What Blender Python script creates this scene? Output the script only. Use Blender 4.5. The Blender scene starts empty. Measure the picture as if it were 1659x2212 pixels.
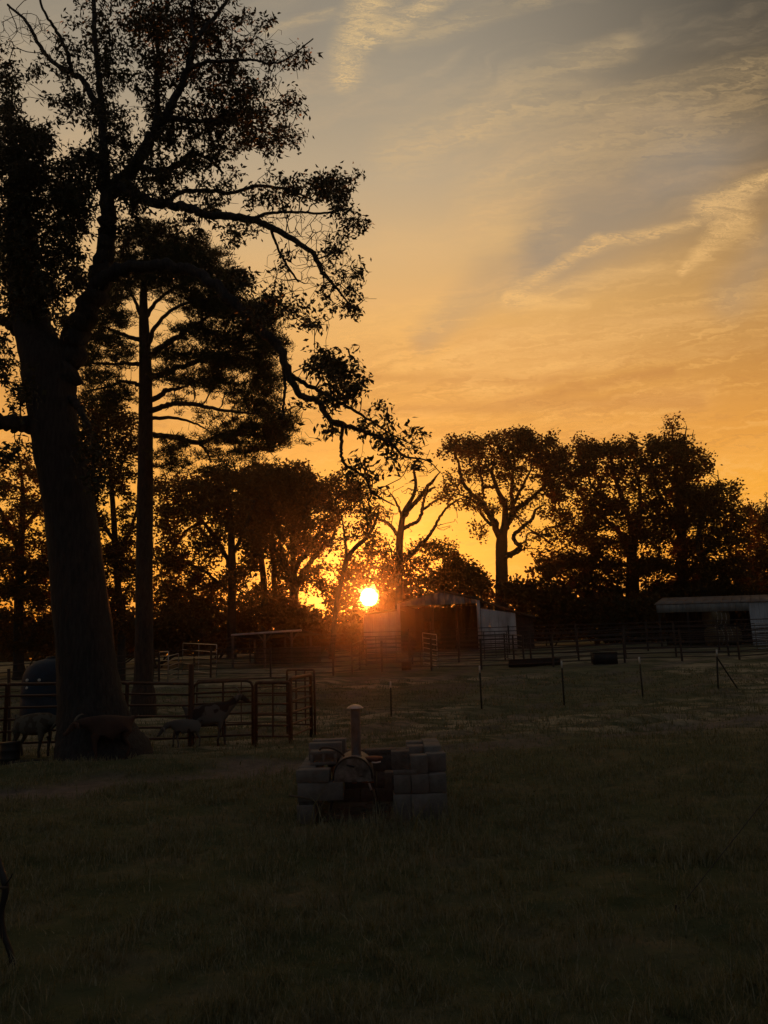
import bpy, bmesh, math, random
import numpy as np
from mathutils import Vector, Matrix, Quaternion

# ------------------------------------------------------------------ camera
SC = bpy.context.scene
COL = SC.collection
EYE = 1.83
F = 1628.0                       # focal length in units of a 1659 px wide frame
TH = math.atan((1400 - 1106) / F)
cam_d = bpy.data.cameras.new("camera"); cam = bpy.data.objects.new("camera", cam_d); COL.objects.link(cam)
cam_d.sensor_fit = 'HORIZONTAL'; cam_d.sensor_width = 36; cam_d.lens = 36 * F / 1659
cam_d.clip_end = 5000; cam_d.clip_start = 0.05
CT, ST = math.cos(TH), math.sin(TH)
ROLL = math.radians(1.9); CR, SR = math.cos(ROLL), math.sin(ROLL)    # the phone was held slightly tilted
FW = np.array([0, CT, ST]); RT = np.array([CR, ST * SR, -CT * SR]); UP = np.array([SR, -ST * CR, CT * CR])
cam.matrix_world = Matrix(((RT[0], UP[0], -FW[0], 0), (RT[1], UP[1], -FW[1], 0), (RT[2], UP[2], -FW[2], EYE), (0, 0, 0, 1)))
SC.camera = cam

def ray(px, py):
    a = (px - 829.5) / F; b = (1106 - py) / F
    return FW + a * RT + b * UP
def at(px, py, Y):
    d = ray(px, py); return np.array([0, 0, EYE]) + d * (Y / d[1])
def proj(P):
    P = np.atleast_2d(P); q = P - np.array([0, 0, EYE])
    f = q @ FW
    return 829.5 + F * (q @ RT) / f, 1106 - F * (q @ UP) / f

# ------------------------------------------------------------------ world: dusk sky
SUN_PX, SUN_PY = 797, 1290
sd = ray(SUN_PX, SUN_PY); sd = sd / np.linalg.norm(sd)
SUN_EL = math.asin(sd[2]); SUN_AZ = math.atan2(sd[0], sd[1])
def s2l(c):
    return tuple((v / 255 / 12.92) if v / 255 <= .04045 else ((v / 255 + .055) / 1.055) ** 2.4 for v in c)

W = bpy.data.worlds.new("World"); SC.world = W; W.use_nodes = True
NT = W.node_tree; NT.nodes.clear()
class E:
    """tiny expression wrapper over shader math nodes"""
    def __init__(s, sock): s.s = sock
    @staticmethod
    def op(o, *a, clamp=False):
        n = NT.nodes.new("ShaderNodeMath"); n.operation = o; n.use_clamp = clamp
        for i, v in enumerate(a):
            if isinstance(v, E): NT.links.new(v.s, n.inputs[i])
            else: n.inputs[i].default_value = float(v)
        return E(n.outputs[0])
    def __add__(s, o): return E.op('ADD', s, o)
    __radd__ = __add__
    def __sub__(s, o): return E.op('SUBTRACT', s, o)
    def __rsub__(s, o): return E.op('SUBTRACT', o, s)
    def __mul__(s, o): return E.op('MULTIPLY', s, o)
    __rmul__ = __mul__
    def __truediv__(s, o): return E.op('DIVIDE', s, o)
    def __rtruediv__(s, o): return E.op('DIVIDE', o, s)
def emin(a, b): return E.op('MINIMUM', a, b)
def emax(a, b): return E.op('MAXIMUM', a, b)
def sat(a): return E.op('ADD', a, 0.0, clamp=True)
def epow(a, b): return E.op('POWER', a, b)
def eexp(a): return E.op('EXPONENT', a)
def smooth(a):
    a = sat(a); return a * a * (3.0 - 2.0 * a)
def comb(x, y, z):
    n = NT.nodes.new("ShaderNodeCombineXYZ")
    for i, v in enumerate((x, y, z)):
        if isinstance(v, E): NT.links.new(v.s, n.inputs[i])
        else: n.inputs[i].default_value = v
    return n.outputs[0]
def noise(vec, scale, detail=4, rough=.5, dist=0):
    n = NT.nodes.new("ShaderNodeTexNoise"); NT.links.new(vec, n.inputs['Vector'])
    n.inputs['Scale'].default_value = scale; n.inputs['Detail'].default_value = detail
    n.inputs['Roughness'].default_value = rough; n.inputs['Distortion'].default_value = dist
    return E(n.outputs['Fac'])
def mixc(fac, a, b, mode='MIX'):
    n = NT.nodes.new("ShaderNodeMix"); n.data_type = 'RGBA'; n.blend_type = mode
    if isinstance(fac, E): NT.links.new(fac.s, n.inputs[0])
    else: n.inputs[0].default_value = fac
    for i, v in ((6, a), (7, b)):
        if isinstance(v, tuple): n.inputs[i].default_value = (*v, 1)
        else: NT.links.new(v, n.inputs[i])
    return n.outputs[2]
tc = NT.nodes.new("ShaderNodeTexCoord")
sep = NT.nodes.new("ShaderNodeSeparateXYZ"); NT.links.new(tc.outputs['Generated'], sep.inputs[0])
dx, dy, dz = (E(sep.outputs[i]) for i in range(3))
csun = dx * sd[0] + dy * sd[1] + dz * sd[2]
ang = E.op('ARCCOSINE', emin(csun, 1.0))                   # radians from the sun
elev = emax(dz, 0.0)
ramp = NT.nodes.new("ShaderNodeValToRGB"); NT.links.new(elev.s, ramp.inputs[0])
stops = [(0, (232, 118, 20)), (.06, (246, 144, 24)), (.13, (250, 162, 32)), (.18, (248, 168, 48)), (.25, (234, 158, 60)), (.325, (220, 154, 72)),
         (.41, (228, 172, 98)), (.49, (214, 174, 120)), (.56, (190, 166, 132)), (.64, (165, 151, 129)), (.72, (147, 137, 121)), (1, (84, 86, 94))]
el = ramp.color_ramp.elements
for i, (p, c) in enumerate(stops):
    e_ = el[i] if i < 2 else el.new(p)
    e_.position = p; e_.color = (*s2l(c), 1)
# fixed gnomonic sky coordinates about a bearing over the barn, in thousandths
fw = emax(dy * CT + dz * ST, 0.05)
GX = (dx * RT[0] + dy * RT[1] + dz * RT[2]) * (F / 1000) / fw + .8295
GY = 1.106 - (dx * UP[0] + dy * UP[1] + dz * UP[2]) * (F / 1000) / fw
front = smooth((dy * CT + dz * ST - .25) / .3)
warp = (noise(comb(GX, GY * 1.6, 0.3), 3.0, 3, .5) - .5)
warp2 = (noise(comb(GX * 2, GY * 7, 7.3), 6.0, 5, .65) - .5)
wx = GX + warp * .05 + warp2 * .02; wy = GY + warp * .05 + warp2 * .014
def stroke(x0, y0, x1, y1, w0, w1):
    ax, ay = x1 - x0, y1 - y0; L2 = ax * ax + ay * ay
    qx = wx - x0; qy = wy - y0
    t = sat((qx * ax + qy * ay) / L2)
    ex = qx - t * ax; ey = qy - t * ay
    d = E.op('SQRT', ex * ex + ey * ey)
    return smooth(1.0 - d / (w0 + t * (w1 - w0)))
fib = noise(comb(GX * 1.0 + warp * .3 + warp2 * .4, GY * 11 + warp2 * 1.0 + GX * 2.6 + warp * .7, 1.7), 6.0, 5, .62)
fibf = smooth((fib - .36) / .3)
fib2 = noise(comb(GX * 2.0 + warp2 * .8, GY * 20 + GX * 2.2 + warp2 * 3.0 + warp * 1.6, 4.1), 6.0, 7, .66)
fib2f = smooth((fib2 - .38) / .26)
wide = noise(comb(GX * .9 + warp * .5, GY * 5.0 + GX * 1.5 + warp * 1.2, 9.1), 2.6, 5, .55)
base = ramp.outputs[0]
away = 1.0 - smooth((ang - .35) / 1.7) * .84
away = away * (1.0 - smooth((GX - .85) / .95) * smooth((1.1 - GY) / 1.0) * .80 * front)  # sky darkened toward the upper right, mostly lens vignette put into its colour
far_ = smooth((ang - .75) / 1.0)
sc_ = comb(away, away, away)
base = mixc(1.0, base, sc_, 'MULTIPLY')
hi_ = smooth(dz)
base = mixc(far_ * .97, base, mixc(hi_, (.070, .066, .066), (.108, .114, .124)))
# grey-blue clear wedges between the cirrus sheets
wedge = sat(stroke(1.46, .36, 1.20, .56, .20, .13) * .85 + stroke(1.22, .40, 1.12, .64, .10, .06) * .35 + stroke(.92, .74, 1.07, .60, .05, .10) * .45 + stroke(1.68, .50, 1.58, .64, .06, .09) * .5 + stroke(1.62, .30, 1.44, .36, .10, .10) * .4
            + stroke(.66, .03, .68, .16, .06, .06) * .4)
base = mixc(wedge * front * .78, base, s2l((143, 130, 114)))
# wide veils
veil = smooth((wide - .42) / .3)
up = sat((1.0 - GY) / .9)
base = mixc(veil * front * (.16 + .12 * fib2f), base, mixc(up, s2l((250, 178, 92)), s2l((204, 176, 136))))
streak_dark = smooth((.50 - fib) / .2) * smooth((GY - .62) / .25)
base = mixc(streak_dark * front * .34, base, s2l((190, 124, 60)))
streak_lit = smooth((fib - .50) / .18) * smooth((GY - .55) / .25)
base = mixc(streak_lit * front * .30, base, s2l((255, 190, 100)))
bands = sat(stroke(.78, .885, 1.50, .862, .018, .035) + stroke(1.10, .868, 1.45, .80, .02, .018) + stroke(.78, .815, 1.25, .822, .014, .02) * .7)
base = mixc(bands * front * .4, base, s2l((186, 120, 58)))
# bright cirrus strokes
cirw = sat(stroke(1.70, .64, 1.02, .80, .12, .07) * .6 + stroke(1.62, .52, 1.16, .66, .06, .05) * .5 + stroke(1.30, .92, .85, .78, .05, .03) * .3)
cir = sat(stroke(.83, -.08, .745, .17, .095, .045) * .95 + stroke(1.0, -.05, .80, .10, .05, .035) * .8
      + stroke(1.68, .365, 1.53, .45, .022, .055) * .9 + stroke(1.60, .47, 1.465, .58, .055, .016) * .9
      + stroke(1.50, .485, 1.28, .54, .020, .028) * .75 + stroke(1.30, .53, 1.10, .64, .026, .022) * .85 + stroke(1.42, .57, 1.13, .645, .018, .02) * .5
      + stroke(1.10, .655, 1.27, .66, .028, .018) * .8 + stroke(1.22, .69, .96, .785, .02, .03) * .55 + stroke(1.65, .75, 1.1, .80, .02, .02) * .3)
cir2 = sat(stroke(1.62, .22, 1.05, .42, .10, .12) * .45 + stroke(1.20, .50, .85, .52, .08, .06) * .35 + stroke(1.15, .62, .82, .70, .07, .05) * .4 + stroke(1.35, .10, .85, .33, .05, .09) * .5 + stroke(1.66, .14, 1.02, .28, .05, .06) * .45 + stroke(1.18, .0, .86, .09, .03, .04) * .5
      + stroke(.72, .03, .58, .07, .02, .02) * .5)
ccol = mixc(up, s2l((252, 186, 98)), s2l((226, 190, 132)))
base = mixc(cirw * (.25 + .75 * fibf) * front * .60, base, ccol)
base = mixc(cir * (.22 + .78 * fib2f) * front * .80, base, ccol)
base = mixc(cir2 * (.25 + .75 * fibf) * front * .60, base, ccol)
# aureole and disc of the low sun
aur = eexp(ang * -8.0) * .45 + eexp(ang * -26.0) * .5 + eexp(ang * -110.0) * 3.0
aurc = comb(aur * 1.0, aur * .52, aur * .085)
base = mixc(1.0, base, aurc, 'ADD')
disc = smooth((.0120 - ang) / .0030)
dc = comb(disc * 30.0, disc * 22.0, disc * 11.0)
base = mixc(1.0, base, dc, 'ADD')
below = smooth((0.0 - dz) / .02)
base = mixc(below, base, (.02, .017, .01))
# the clear-air part of the light comes from the physical sky
sky = NT.nodes.new("ShaderNodeTexSky"); sky.sky_type = 'NISHITA'; sky.sun_disc = False
sky.sun_elevation = SUN_EL; sky.sun_rotation = SUN_AZ
skym = mixc(1.0, sky.outputs[0], (.008, .008, .008), 'MULTIPLY')
base = mixc(1.0, base, skym, 'ADD')
bg = NT.nodes.new("ShaderNodeBackground"); NT.links.new(base, bg.inputs[0]); bg.inputs[1].default_value = 1.0
wo = NT.nodes.new("ShaderNodeOutputWorld"); NT.links.new(bg.outputs[0], wo.inputs[0])
W.cycles.sampling_method = 'MANUAL'; W.cycles.sample_map_resolution = 1024

sl = bpy.data.lights.new("sun", 'SUN'); so = bpy.data.objects.new("sun", sl); COL.objects.link(so)
sl.energy = 2.4; sl.angle = math.radians(1.0); sl.color = (1.0, .22, .03)
so.rotation_euler = Vector(sd).to_track_quat('Z', 'Y').to_euler(); so.location = (0, 60, 30)

SC.view_settings.view_transform = 'Standard'; SC.view_settings.look = 'None'
SC.view_settings.exposure = 0; SC.view_settings.gamma = 1; SC.view_settings.use_curve_mapping = False
SC.render.engine = 'CYCLES'
SC.cycles.use_denoising = True
SC.cycles.max_bounces = 5; SC.cycles.diffuse_bounces = 2; SC.cycles.glossy_bounces = 2
SC.cycles.transmission_bounces = 3; SC.cycles.transparent_max_bounces = 4; SC.cycles.volume_bounces = 0
SC.cycles.sample_clamp_indirect = 3

# ------------------------------------------------------------------ terrain
rng = np.random.default_rng(7)
def sstep(a, b, x):
    t = np.clip((x - a) / (b - a), 0, 1); return t * t * (3 - 2 * t)
PY = np.array([-60, 0, 6, 9, 14, 17.5, 22.5, 26.5, 32, 38, 47, 56, 75, 110, 2000.])
PZ = np.array([0, 0, .01, 0, -.06, -.19, -.24, -.08, .26, .60, 1.04, 1.42, 1.78, 1.93, 2.2])
_lat = rng.random((64, 64))
def vnoise(x, y):
    x = np.asarray(x, float); y = np.asarray(y, float)
    xi = np.floor(x).astype(int); yi = np.floor(y).astype(int)
    fx = x - xi; fy = y - yi; fx = fx * fx * (3 - 2 * fx); fy = fy * fy * (3 - 2 * fy)
    a = _lat[xi % 64, yi % 64]; b = _lat[(xi + 1) % 64, yi % 64]; c = _lat[xi % 64, (yi + 1) % 64]; d = _lat[(xi + 1) % 64, (yi + 1) % 64]
    return (a * (1 - fx) + b * fx) * (1 - fy) + (c * (1 - fx) + d * fx) * fy
def h0(x, y):
    x = np.asarray(x, float); y = np.asarray(y, float)
    return np.interp(y, PY, PZ) + .008 * np.clip(x, -25, 25) * sstep(17, 30, y)
def track(x, y):
    """1 on the worn dirt track that crosses the yard"""
    d = (y - 14.3 - .57 * x + .5 * (vnoise(x * .35 + 9, y * .2) - .5)) * .87
    return (1 - sstep(.2, 1.15, np.abs(d) + 1.1 * (vnoise(x * 1.1, y * 2.2 + 5) - .5) + .5 * (vnoise(x * 3.3, y * 5.2 + 5) - .5))) * (.75 + .25 * vnoise(x * .6 + 3, y * .6))
def hgt(x, y):
    x = np.asarray(x, float); y = np.asarray(y, float)
    z = h0(x, y)
    z = z + .05 * (vnoise(x * .5, y * .7) - .5) + .03 * (vnoise(x * 2.1 + 3, y * 2.4) - .5)
    m = sstep(12.5, 16, y - .57 * x * .6) * (1 - sstep(34, 44, y))
    z = z + m * (.20 * (vnoise(x * .32 + 20, (y - .5 * x) * 1.3) - .5) + .12 * (vnoise(x * .8 + 40, (y - .5 * x) * 3.0 + 7) - .5) + .05 * (vnoise(x * 1.7 + 11, (y - .4 * x) * 6.0 + 9) - .5))
    far = 1 - sstep(9, 14, y)
    z = z + (.025 * far + .02) * (vnoise(x * 7.1, y * 7.7) - .5)
    z = z - .07 * track(x, y)
    return z
def H(x, y): return float(hgt(x, y))
def gp(px, py):
    d = ray(px, py); lo = None
    t = np.linspace(2, 220, 4000); P = np.array([0, 0, EYE])[None] + t[:, None] * d[None] / d[1]
    below_ = P[:, 2] < h0(P[:, 0], P[:, 1])
    i = int(np.argmax(below_)) if below_.any() else len(t) - 1
    p = P[i]; return np.array([p[0], p[1], H(p[0], p[1])])

# ------------------------------------------------------------------ materials
def mat(name, col, rough=.8, metal=0., col2=None, nscale=6., bump=0., bscale=30., spec=.3, trans=0., tcol=None, stretch=(1, 1, 1), coord='Object'):
    m = bpy.data.materials.new(name); m.use_nodes = True
    nt = m.node_tree; b = nt.nodes['Principled BSDF']; out = nt.nodes['Material Output']
    b.inputs['Base Color'].default_value = (*col, 1); b.inputs['Roughness'].default_value = rough
    b.inputs['Metallic'].default_value = metal; b.inputs['Specular IOR Level'].default_value = spec
    vec = None
    if col2 is not None or bump:
        if coord == 'World':
            g = nt.nodes.new('ShaderNodeNewGeometry'); src = g.outputs['Position']
        else:
            g = nt.nodes.new('ShaderNodeTexCoord'); src = g.outputs['Object']
        mp = nt.nodes.new('ShaderNodeMapping'); mp.inputs['Scale'].default_value = stretch
        nt.links.new(src, mp.inputs[0]); vec = mp.outputs[0]
    if col2 is not None:
        n = nt.nodes.new('ShaderNodeTexNoise'); n.inputs['Scale'].default_value = nscale; n.inputs['Detail'].default_value = 5
        n.inputs['Roughness'].default_value = .65
        nt.links.new(vec, n.inputs['Vector'])
        r = nt.nodes.new('ShaderNodeValToRGB'); nt.links.new(n.outputs['Fac'], r.inputs[0])
        r.color_ramp.elements[0].position = .36; r.color_ramp.elements[1].position = .66
        r.color_ramp.elements[0].color = (*col, 1); r.color_ramp.elements[1].color = (*col2, 1)
        nt.links.new(r.outputs[0], b.inputs['Base Color'])
    if bump:
        n = nt.nodes.new('ShaderNodeTexNoise'); n.inputs['Scale'].default_value = bscale; n.inputs['Detail'].default_value = 6
        nt.links.new(vec, n.inputs['Vector'])
        bp = nt.nodes.new('ShaderNodeBump'); bp.inputs['Strength'].default_value = bump; bp.inputs['Distance'].default_value = .03
        nt.links.new(n.outputs['Fac'], bp.inputs['Height']); nt.links.new(bp.outputs[0], b.inputs['Normal'])
    if trans:
        t = nt.nodes.new('ShaderNodeBsdfTranslucent'); t.inputs[0].default_value = (*(tcol or col), 1)
        mx = nt.nodes.new('ShaderNodeMixShader'); mx.inputs[0].default_value = trans
        nt.links.new(b.outputs[0], mx.inputs[1]); nt.links.new(t.outputs[0], mx.inputs[2]); nt.links.new(mx.outputs[0], out.inputs[0])
    return m
M = {}
M['leaf'] = mat('oak_leaf', (.024, .027, .011), .65, col2=(.044, .036, .015), nscale=1.5, trans=.06, tcol=(.06, .05, .012), spec=.2)
M['leaf_far'] = mat('treeline_leaf', (.026, .027, .010), .7, col2=(.044, .034, .013), nscale=.5, trans=.20, tcol=(.20, .07, .010), spec=.1)
M['needle'] = mat('pine_needle', (.022, .034, .014), .7, col2=(.05, .05, .018), nscale=.8, trans=.2, tcol=(.09, .07, .02), spec=.15)
M['bark'] = mat('oak_bark', (.016, .015, .015), .95, col2=(.038, .035, .034), nscale=5, bump=1.0, bscale=9, stretch=(3.5, 3.5, .6))
M['bark_pine'] = mat('pine_bark', (.028, .021, .018), .95, col2=(.06, .044, .036), nscale=6, bump=.8, bscale=12, stretch=(2, 2, .6))
M['bark_far'] = mat('treeline_bark', (.022, .019, .016), .95, col2=(.045, .037, .030), nscale=4)
M['pipe'] = mat('rusty_pipe', (.055, .030, .022), .55, .6, col2=(.11, .055, .035), nscale=14, bump=.2, bscale=60, spec=.5)
M['pipe_dark'] = mat('dark_pipe', (.035, .028, .026), .55, .5, col2=(.075, .05, .04), nscale=11, spec=.5)
M['galv'] = mat('galvanised_steel', (.42, .41, .40), .38, .85, col2=(.27, .26, .25), nscale=12, bump=.1, bscale=40)
M['flue'] = mat('dull_flue_steel', (.13, .12, .125), .5, .6, col2=(.08, .07, .07), nscale=9)
M['tpost'] = mat('green_post_paint', (.018, .026, .020), .6, .3, col2=(.05, .035, .025), nscale=20)
M['white'] = mat('white_paint', (.62, .60, .56), .6, col2=(.45, .42, .38), nscale=20)
M['tin'] = mat('barn_tin', (.50, .48, .47), .55, .2, col2=(.27, .22, .20), nscale=1.1, stretch=(1, 1, .35), coord='World', bump=.15, bscale=6)
M['tin_old'] = mat('barn_tin_rusty', (.22, .16, .13), .65, .25, col2=(.14, .085, .06), nscale=1.3, stretch=(1, 1, .3), coord='World')
M['tin_blue'] = mat('shed_tin', (.34, .36, .38), .5, .2, col2=(.20, .21, .22), nscale=1.4, stretch=(1, 1, .3), coord='World')
M['roof'] = mat('roof_tin', (.15, .14, .135), .7, .2, col2=(.12, .08, .06), nscale=.8, coord='World')
M['wood'] = mat('grey_board', (.085, .07, .058), .9, col2=(.14, .11, .09), nscale=3, stretch=(6, 6, 1), bump=.4, bscale=20)
M['dark_in'] = mat('shade_board', (.030, .026, .023), .95, col2=(.05, .04, .035), nscale=3)  # interior, recess and underside shade put into one dark colour
M['conc'] = mat('concrete_block', (.150, .139, .130), .95, col2=(.088, .081, .075), nscale=5, bump=.3, bscale=90)
M['conc_b'] = mat('sooty_block', (.12, .112, .105), .95, col2=(.055, .05, .046), nscale=6, bump=.6, bscale=90)
M['steel_paint'] = mat('grill_paint', (.17, .16, .15), .6, .3, col2=(.045, .038, .034), nscale=9, bump=.15, bscale=50)
M['black'] = mat('black_plastic', (.012, .012, .013), .55, col2=(.02, .019, .018), nscale=5)
M['rust'] = mat('rust', (.16, .055, .03), .85, col2=(.09, .03, .02), nscale=20)
M['blue'] = mat('blue_poly', (.012, .028, .050), .7, col2=(.008, .016, .028), nscale=2, spec=.2)
M['tarp'] = mat('grey_tarp', (.16, .165, .18), .7, col2=(.10, .10, .11), nscale=6)
M['stick'] = mat('dry_stick', (.11, .085, .06), .9, col2=(.05, .04, .03), nscale=9)
M['hay'] = mat('old_hay', (.13, .10, .06), .95, col2=(.08, .06, .035), nscale=14, bump=.5, bscale=60)
M['goat_white'] = mat('white_goat_hair', (.12, .105, .095), .9, col2=(.10, .09, .08), nscale=3)
M['goat_brown'] = mat('brown_goat_hair', (.055, .03, .022), .9, col2=(.04, .022, .016), nscale=4)
M['horn'] = mat('horn', (.10, .085, .07), .6)
M['wire'] = mat('wire_steel', (.03, .03, .03), .6, .5)
def patched(name, a, b, sc, pos):
    m = mat(name, a, .9, col2=b, nscale=sc, spec=.1)
    r = [n for n in m.node_tree.nodes if n.type == 'VALTORGB'][0]
    r.color_ramp.elements[0].position = pos; r.color_ramp.elements[1].position = pos + .02
    [n for n in m.node_tree.nodes if n.type == 'TEX_NOISE'][0].inputs['Detail'].default_value = 1.5
    return m
M['goat_patch'] = patched('patched_goat_hair', (.11, .098, .088), (.04, .03, .026), 2.6, .53)
M['goat_speck'] = patched('speckled_goat_hair', (.09, .083, .066), (.055, .045, .035), 6.0, .5)

# ------------------------------------------------------------------ helpers
def tag(o, label=None, cat=None, group=None, kind=None):
    if label: o['label'] = label
    if cat: o['category'] = cat
    if group: o['group'] = group
    if kind: o['kind'] = kind
    return o
def thing(name, label, cat, loc, group=None, rz=0):
    o = bpy.data.objects.new(name, None); COL.objects.link(o)
    o.empty_display_size = .2; o.location = [float(v) for v in loc]; o.rotation_euler = (0, 0, rz)
    return tag(o, label, cat, group)
def link(name, me, parent=None, m=None, local=False):
    if m is not None and not me.materials: me.materials.append(m)
    o = bpy.data.objects.new(name, me); COL.objects.link(o)
    if parent is not None:
        o.parent = parent
        if not local:
            root = parent; off = Vector((0, 0, 0))
            while root is not None: off += root.location; root = root.parent
            o.location = -off
    return o
def mesh_np(name, V, faces=None, quads=None, tris=None):
    me = bpy.data.meshes.new(name)
    V = np.asarray(V, np.float32)
    if faces is not None:
        me.from_pydata([tuple(map(float, v)) for v in V], [], faces); me.update(); return me
    loops = []; starts = []; n = 0
    parts = []
    if quads is not None and len(quads): parts.append((np.asarray(quads, np.int32), 4))
    if tris is not None and len(tris): parts.append((np.asarray(tris, np.int32), 3))
    for a, k in parts:
        loops.append(a.ravel()); starts.append(n + np.arange(len(a)) * k); n += a.size
    loops = np.concatenate(loops); starts = np.concatenate(starts)
    me.vertices.add(len(V)); me.vertices.foreach_set('co', V.ravel())
    me.loops.add(len(loops)); me.loops.foreach_set('vertex_index', loops.astype(np.int32))
    me.polygons.add(len(starts)); me.polygons.foreach_set('loop_start', starts.astype(np.int32))
    me.update(calc_edges=True); me.validate()
    return me
def shade_smooth(me):
    me.polygons.foreach_set('use_smooth', [True] * len(me.polygons))
_unit = {}
def unit_cyl(m, k=10):
    key = (m.name, k)
    if key not in _unit:
        a = np.linspace(0, 2 * np.pi, k, endpoint=False)
        V = [(math.cos(t), math.sin(t), z) for z in (0, 1) for t in a]
        fs = [(i, (i + 1) % k, k + (i + 1) % k, k + i) for i in range(k)] + [tuple(range(k))[::-1], tuple(range(k, 2 * k))]
        me = mesh_np('rod', V, faces=fs); me.materials.append(m)
        for p in me.polygons: p.use_smooth = len(p.vertices) == 4
        _unit[key] = me
    return _unit[key]
def rod(name, a, b, r, m, parent, k=10):
    """straight tube between two world points; shares one unit mesh"""
    a = Vector([float(v) for v in a]); b = Vector([float(v) for v in b]); d = b - a
    o = bpy.data.objects.new(name, unit_cyl(m, k)); COL.objects.link(o)
    off = Vector((0, 0, 0)); p = parent
    while p is not None: off += p.location; p = p.parent
    o.parent = parent; o.location = a - off
    o.rotation_mode = 'QUATERNION'; o.rotation_quaternion = d.to_track_quat('Z', 'Y'); o.scale = (r, r, d.length)
    return o
def tube_np(P, R, k=8, caps=True, wob=0., seed=0):
    """continuous tube along points P with radii R -> V, quads, tris"""
    P = np.asarray(P, float); n = len(P); R = np.broadcast_to(np.asarray(R, float), (n,))
    T = np.gradient(P, axis=0); T /= np.linalg.norm(T, axis=1)[:, None] + 1e-9
    ref = np.array([0, 0, 1.]) if abs(T[0, 2]) < .9 else np.array([1., 0, 0])
    U = np.zeros_like(P); u = ref - T[0] * T[0].dot(ref)
    for i in range(n):
        u = u - T[i] * T[i].dot(u); u /= np.linalg.norm(u) + 1e-9; U[i] = u
    Vv = np.cross(T, U); a = np.linspace(0, 2 * np.pi, k, endpoint=False)
    rr = R[:, None] * np.ones((n, k))
    if wob:
        g = np.random.default_rng(seed)
        ph = g.random(4) * 6
        rr = rr * (1 + wob * (np.sin(3 * a + ph[0])[None] * .5 + np.sin(5 * a[None] + ph[1] + np.arange(n)[:, None] * .35) * .4 + (g.random((n, k)) - .5) * .8))
    V = P[:, None] + rr[:, :, None] * (np.cos(a)[None, :, None] * U[:, None] + np.sin(a)[None, :, None] * Vv[:, None])
    V = V.reshape(-1, 3)
    i = np.arange(n - 1)[:, None] * k; j = np.arange(k)[None]; j2 = (j + 1) % k
    Q = np.stack([i + j, i + j2, i + k + j2, i + k + j], -1).reshape(-1, 4)
    Tn = []
    if caps:
        V = np.vstack([V, P[:1], P[-1:]]); c0, c1 = n * k, n * k + 1
        for q in range(k):
            Tn.append((c0, (q + 1) % k, q)); Tn.append((c1, (n - 1) * k + q, (n - 1) * k + (q + 1) % k))
    return V, Q, np.array(Tn, int).reshape(-1, 3)
class MB:
    """mesh collector"""
    def __init__(s): s.V = []; s.Q = []; s.T = []; s.n = 0
    def add(s, V, Q=None, T=None):
        if Q is not None and len(Q): s.Q.append(np.asarray(Q) + s.n)
        if T is not None and len(T): s.T.append(np.asarray(T) + s.n)
        s.V.append(np.asarray(V, float)); s.n += len(V)
    def tube(s, P, R, k=8, **kw): s.add(*tube_np(P, R, k, **kw)); return s
    def box(s, c, size, rot=None):
        c = np.asarray(c, float); hx, hy, hz = np.asarray(size, float) / 2
        V = np.array([[x, y, z] for x in (-hx, hx) for y in (-hy, hy) for z in (-hz, hz)])
        if rot is not None: V = V @ np.array(rot).T
        Q = [(0, 1, 3, 2), (4, 6, 7, 5), (0, 4, 5, 1), (2, 3, 7, 6), (0, 2, 6, 4), (1, 5, 7, 3)]
        s.add(V + c, Q); return s
    def slab(s, quad, n, t):
        """thin solid from a planar 4-point outline, thickness t along n"""
        q = np.asarray(quad, float); n = np.asarray(n, float) * t
        V = np.vstack([q, q + n])
        s.add(V, [(0, 1, 2, 3), (7, 6, 5, 4), (0, 4, 5, 1), (1, 5, 6, 2), (2, 6, 7, 3), (3, 7, 4, 0)]); return s
    def mesh(s, name, m=None, smooth=False):
        V = np.vstack(s.V); Q = np.vstack(s.Q) if s.Q else None; T = np.vstack(s.T) if s.T else None
        me = mesh_np(name, V, quads=Q, tris=T)
        if m: me.materials.append(m)
        if smooth: shade_smooth(me)
        return me
    def build(s, name, m, parent=None, smooth=False): return link(name, s.mesh(name, m, smooth), parent)
def catmull(P, per=6):
    P = np.asarray(P, float); A = np.vstack([2 * P[0] - P[1], P, 2 * P[-1] - P[-2]]); out = []
    for i in range(1, len(A) - 2):
        p0, p1, p2, p3 = A[i - 1], A[i], A[i + 1], A[i + 2]
        for t in np.arange(per) / per:
            out.append(.5 * ((2 * p1) + (-p0 + p2) * t + (2 * p0 - 5 * p1 + 4 * p2 - p3) * t * t + (-p0 + 3 * p1 - 3 * p2 + p3) * t ** 3))
    out.append(P[-1]); return np.array(out)

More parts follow.
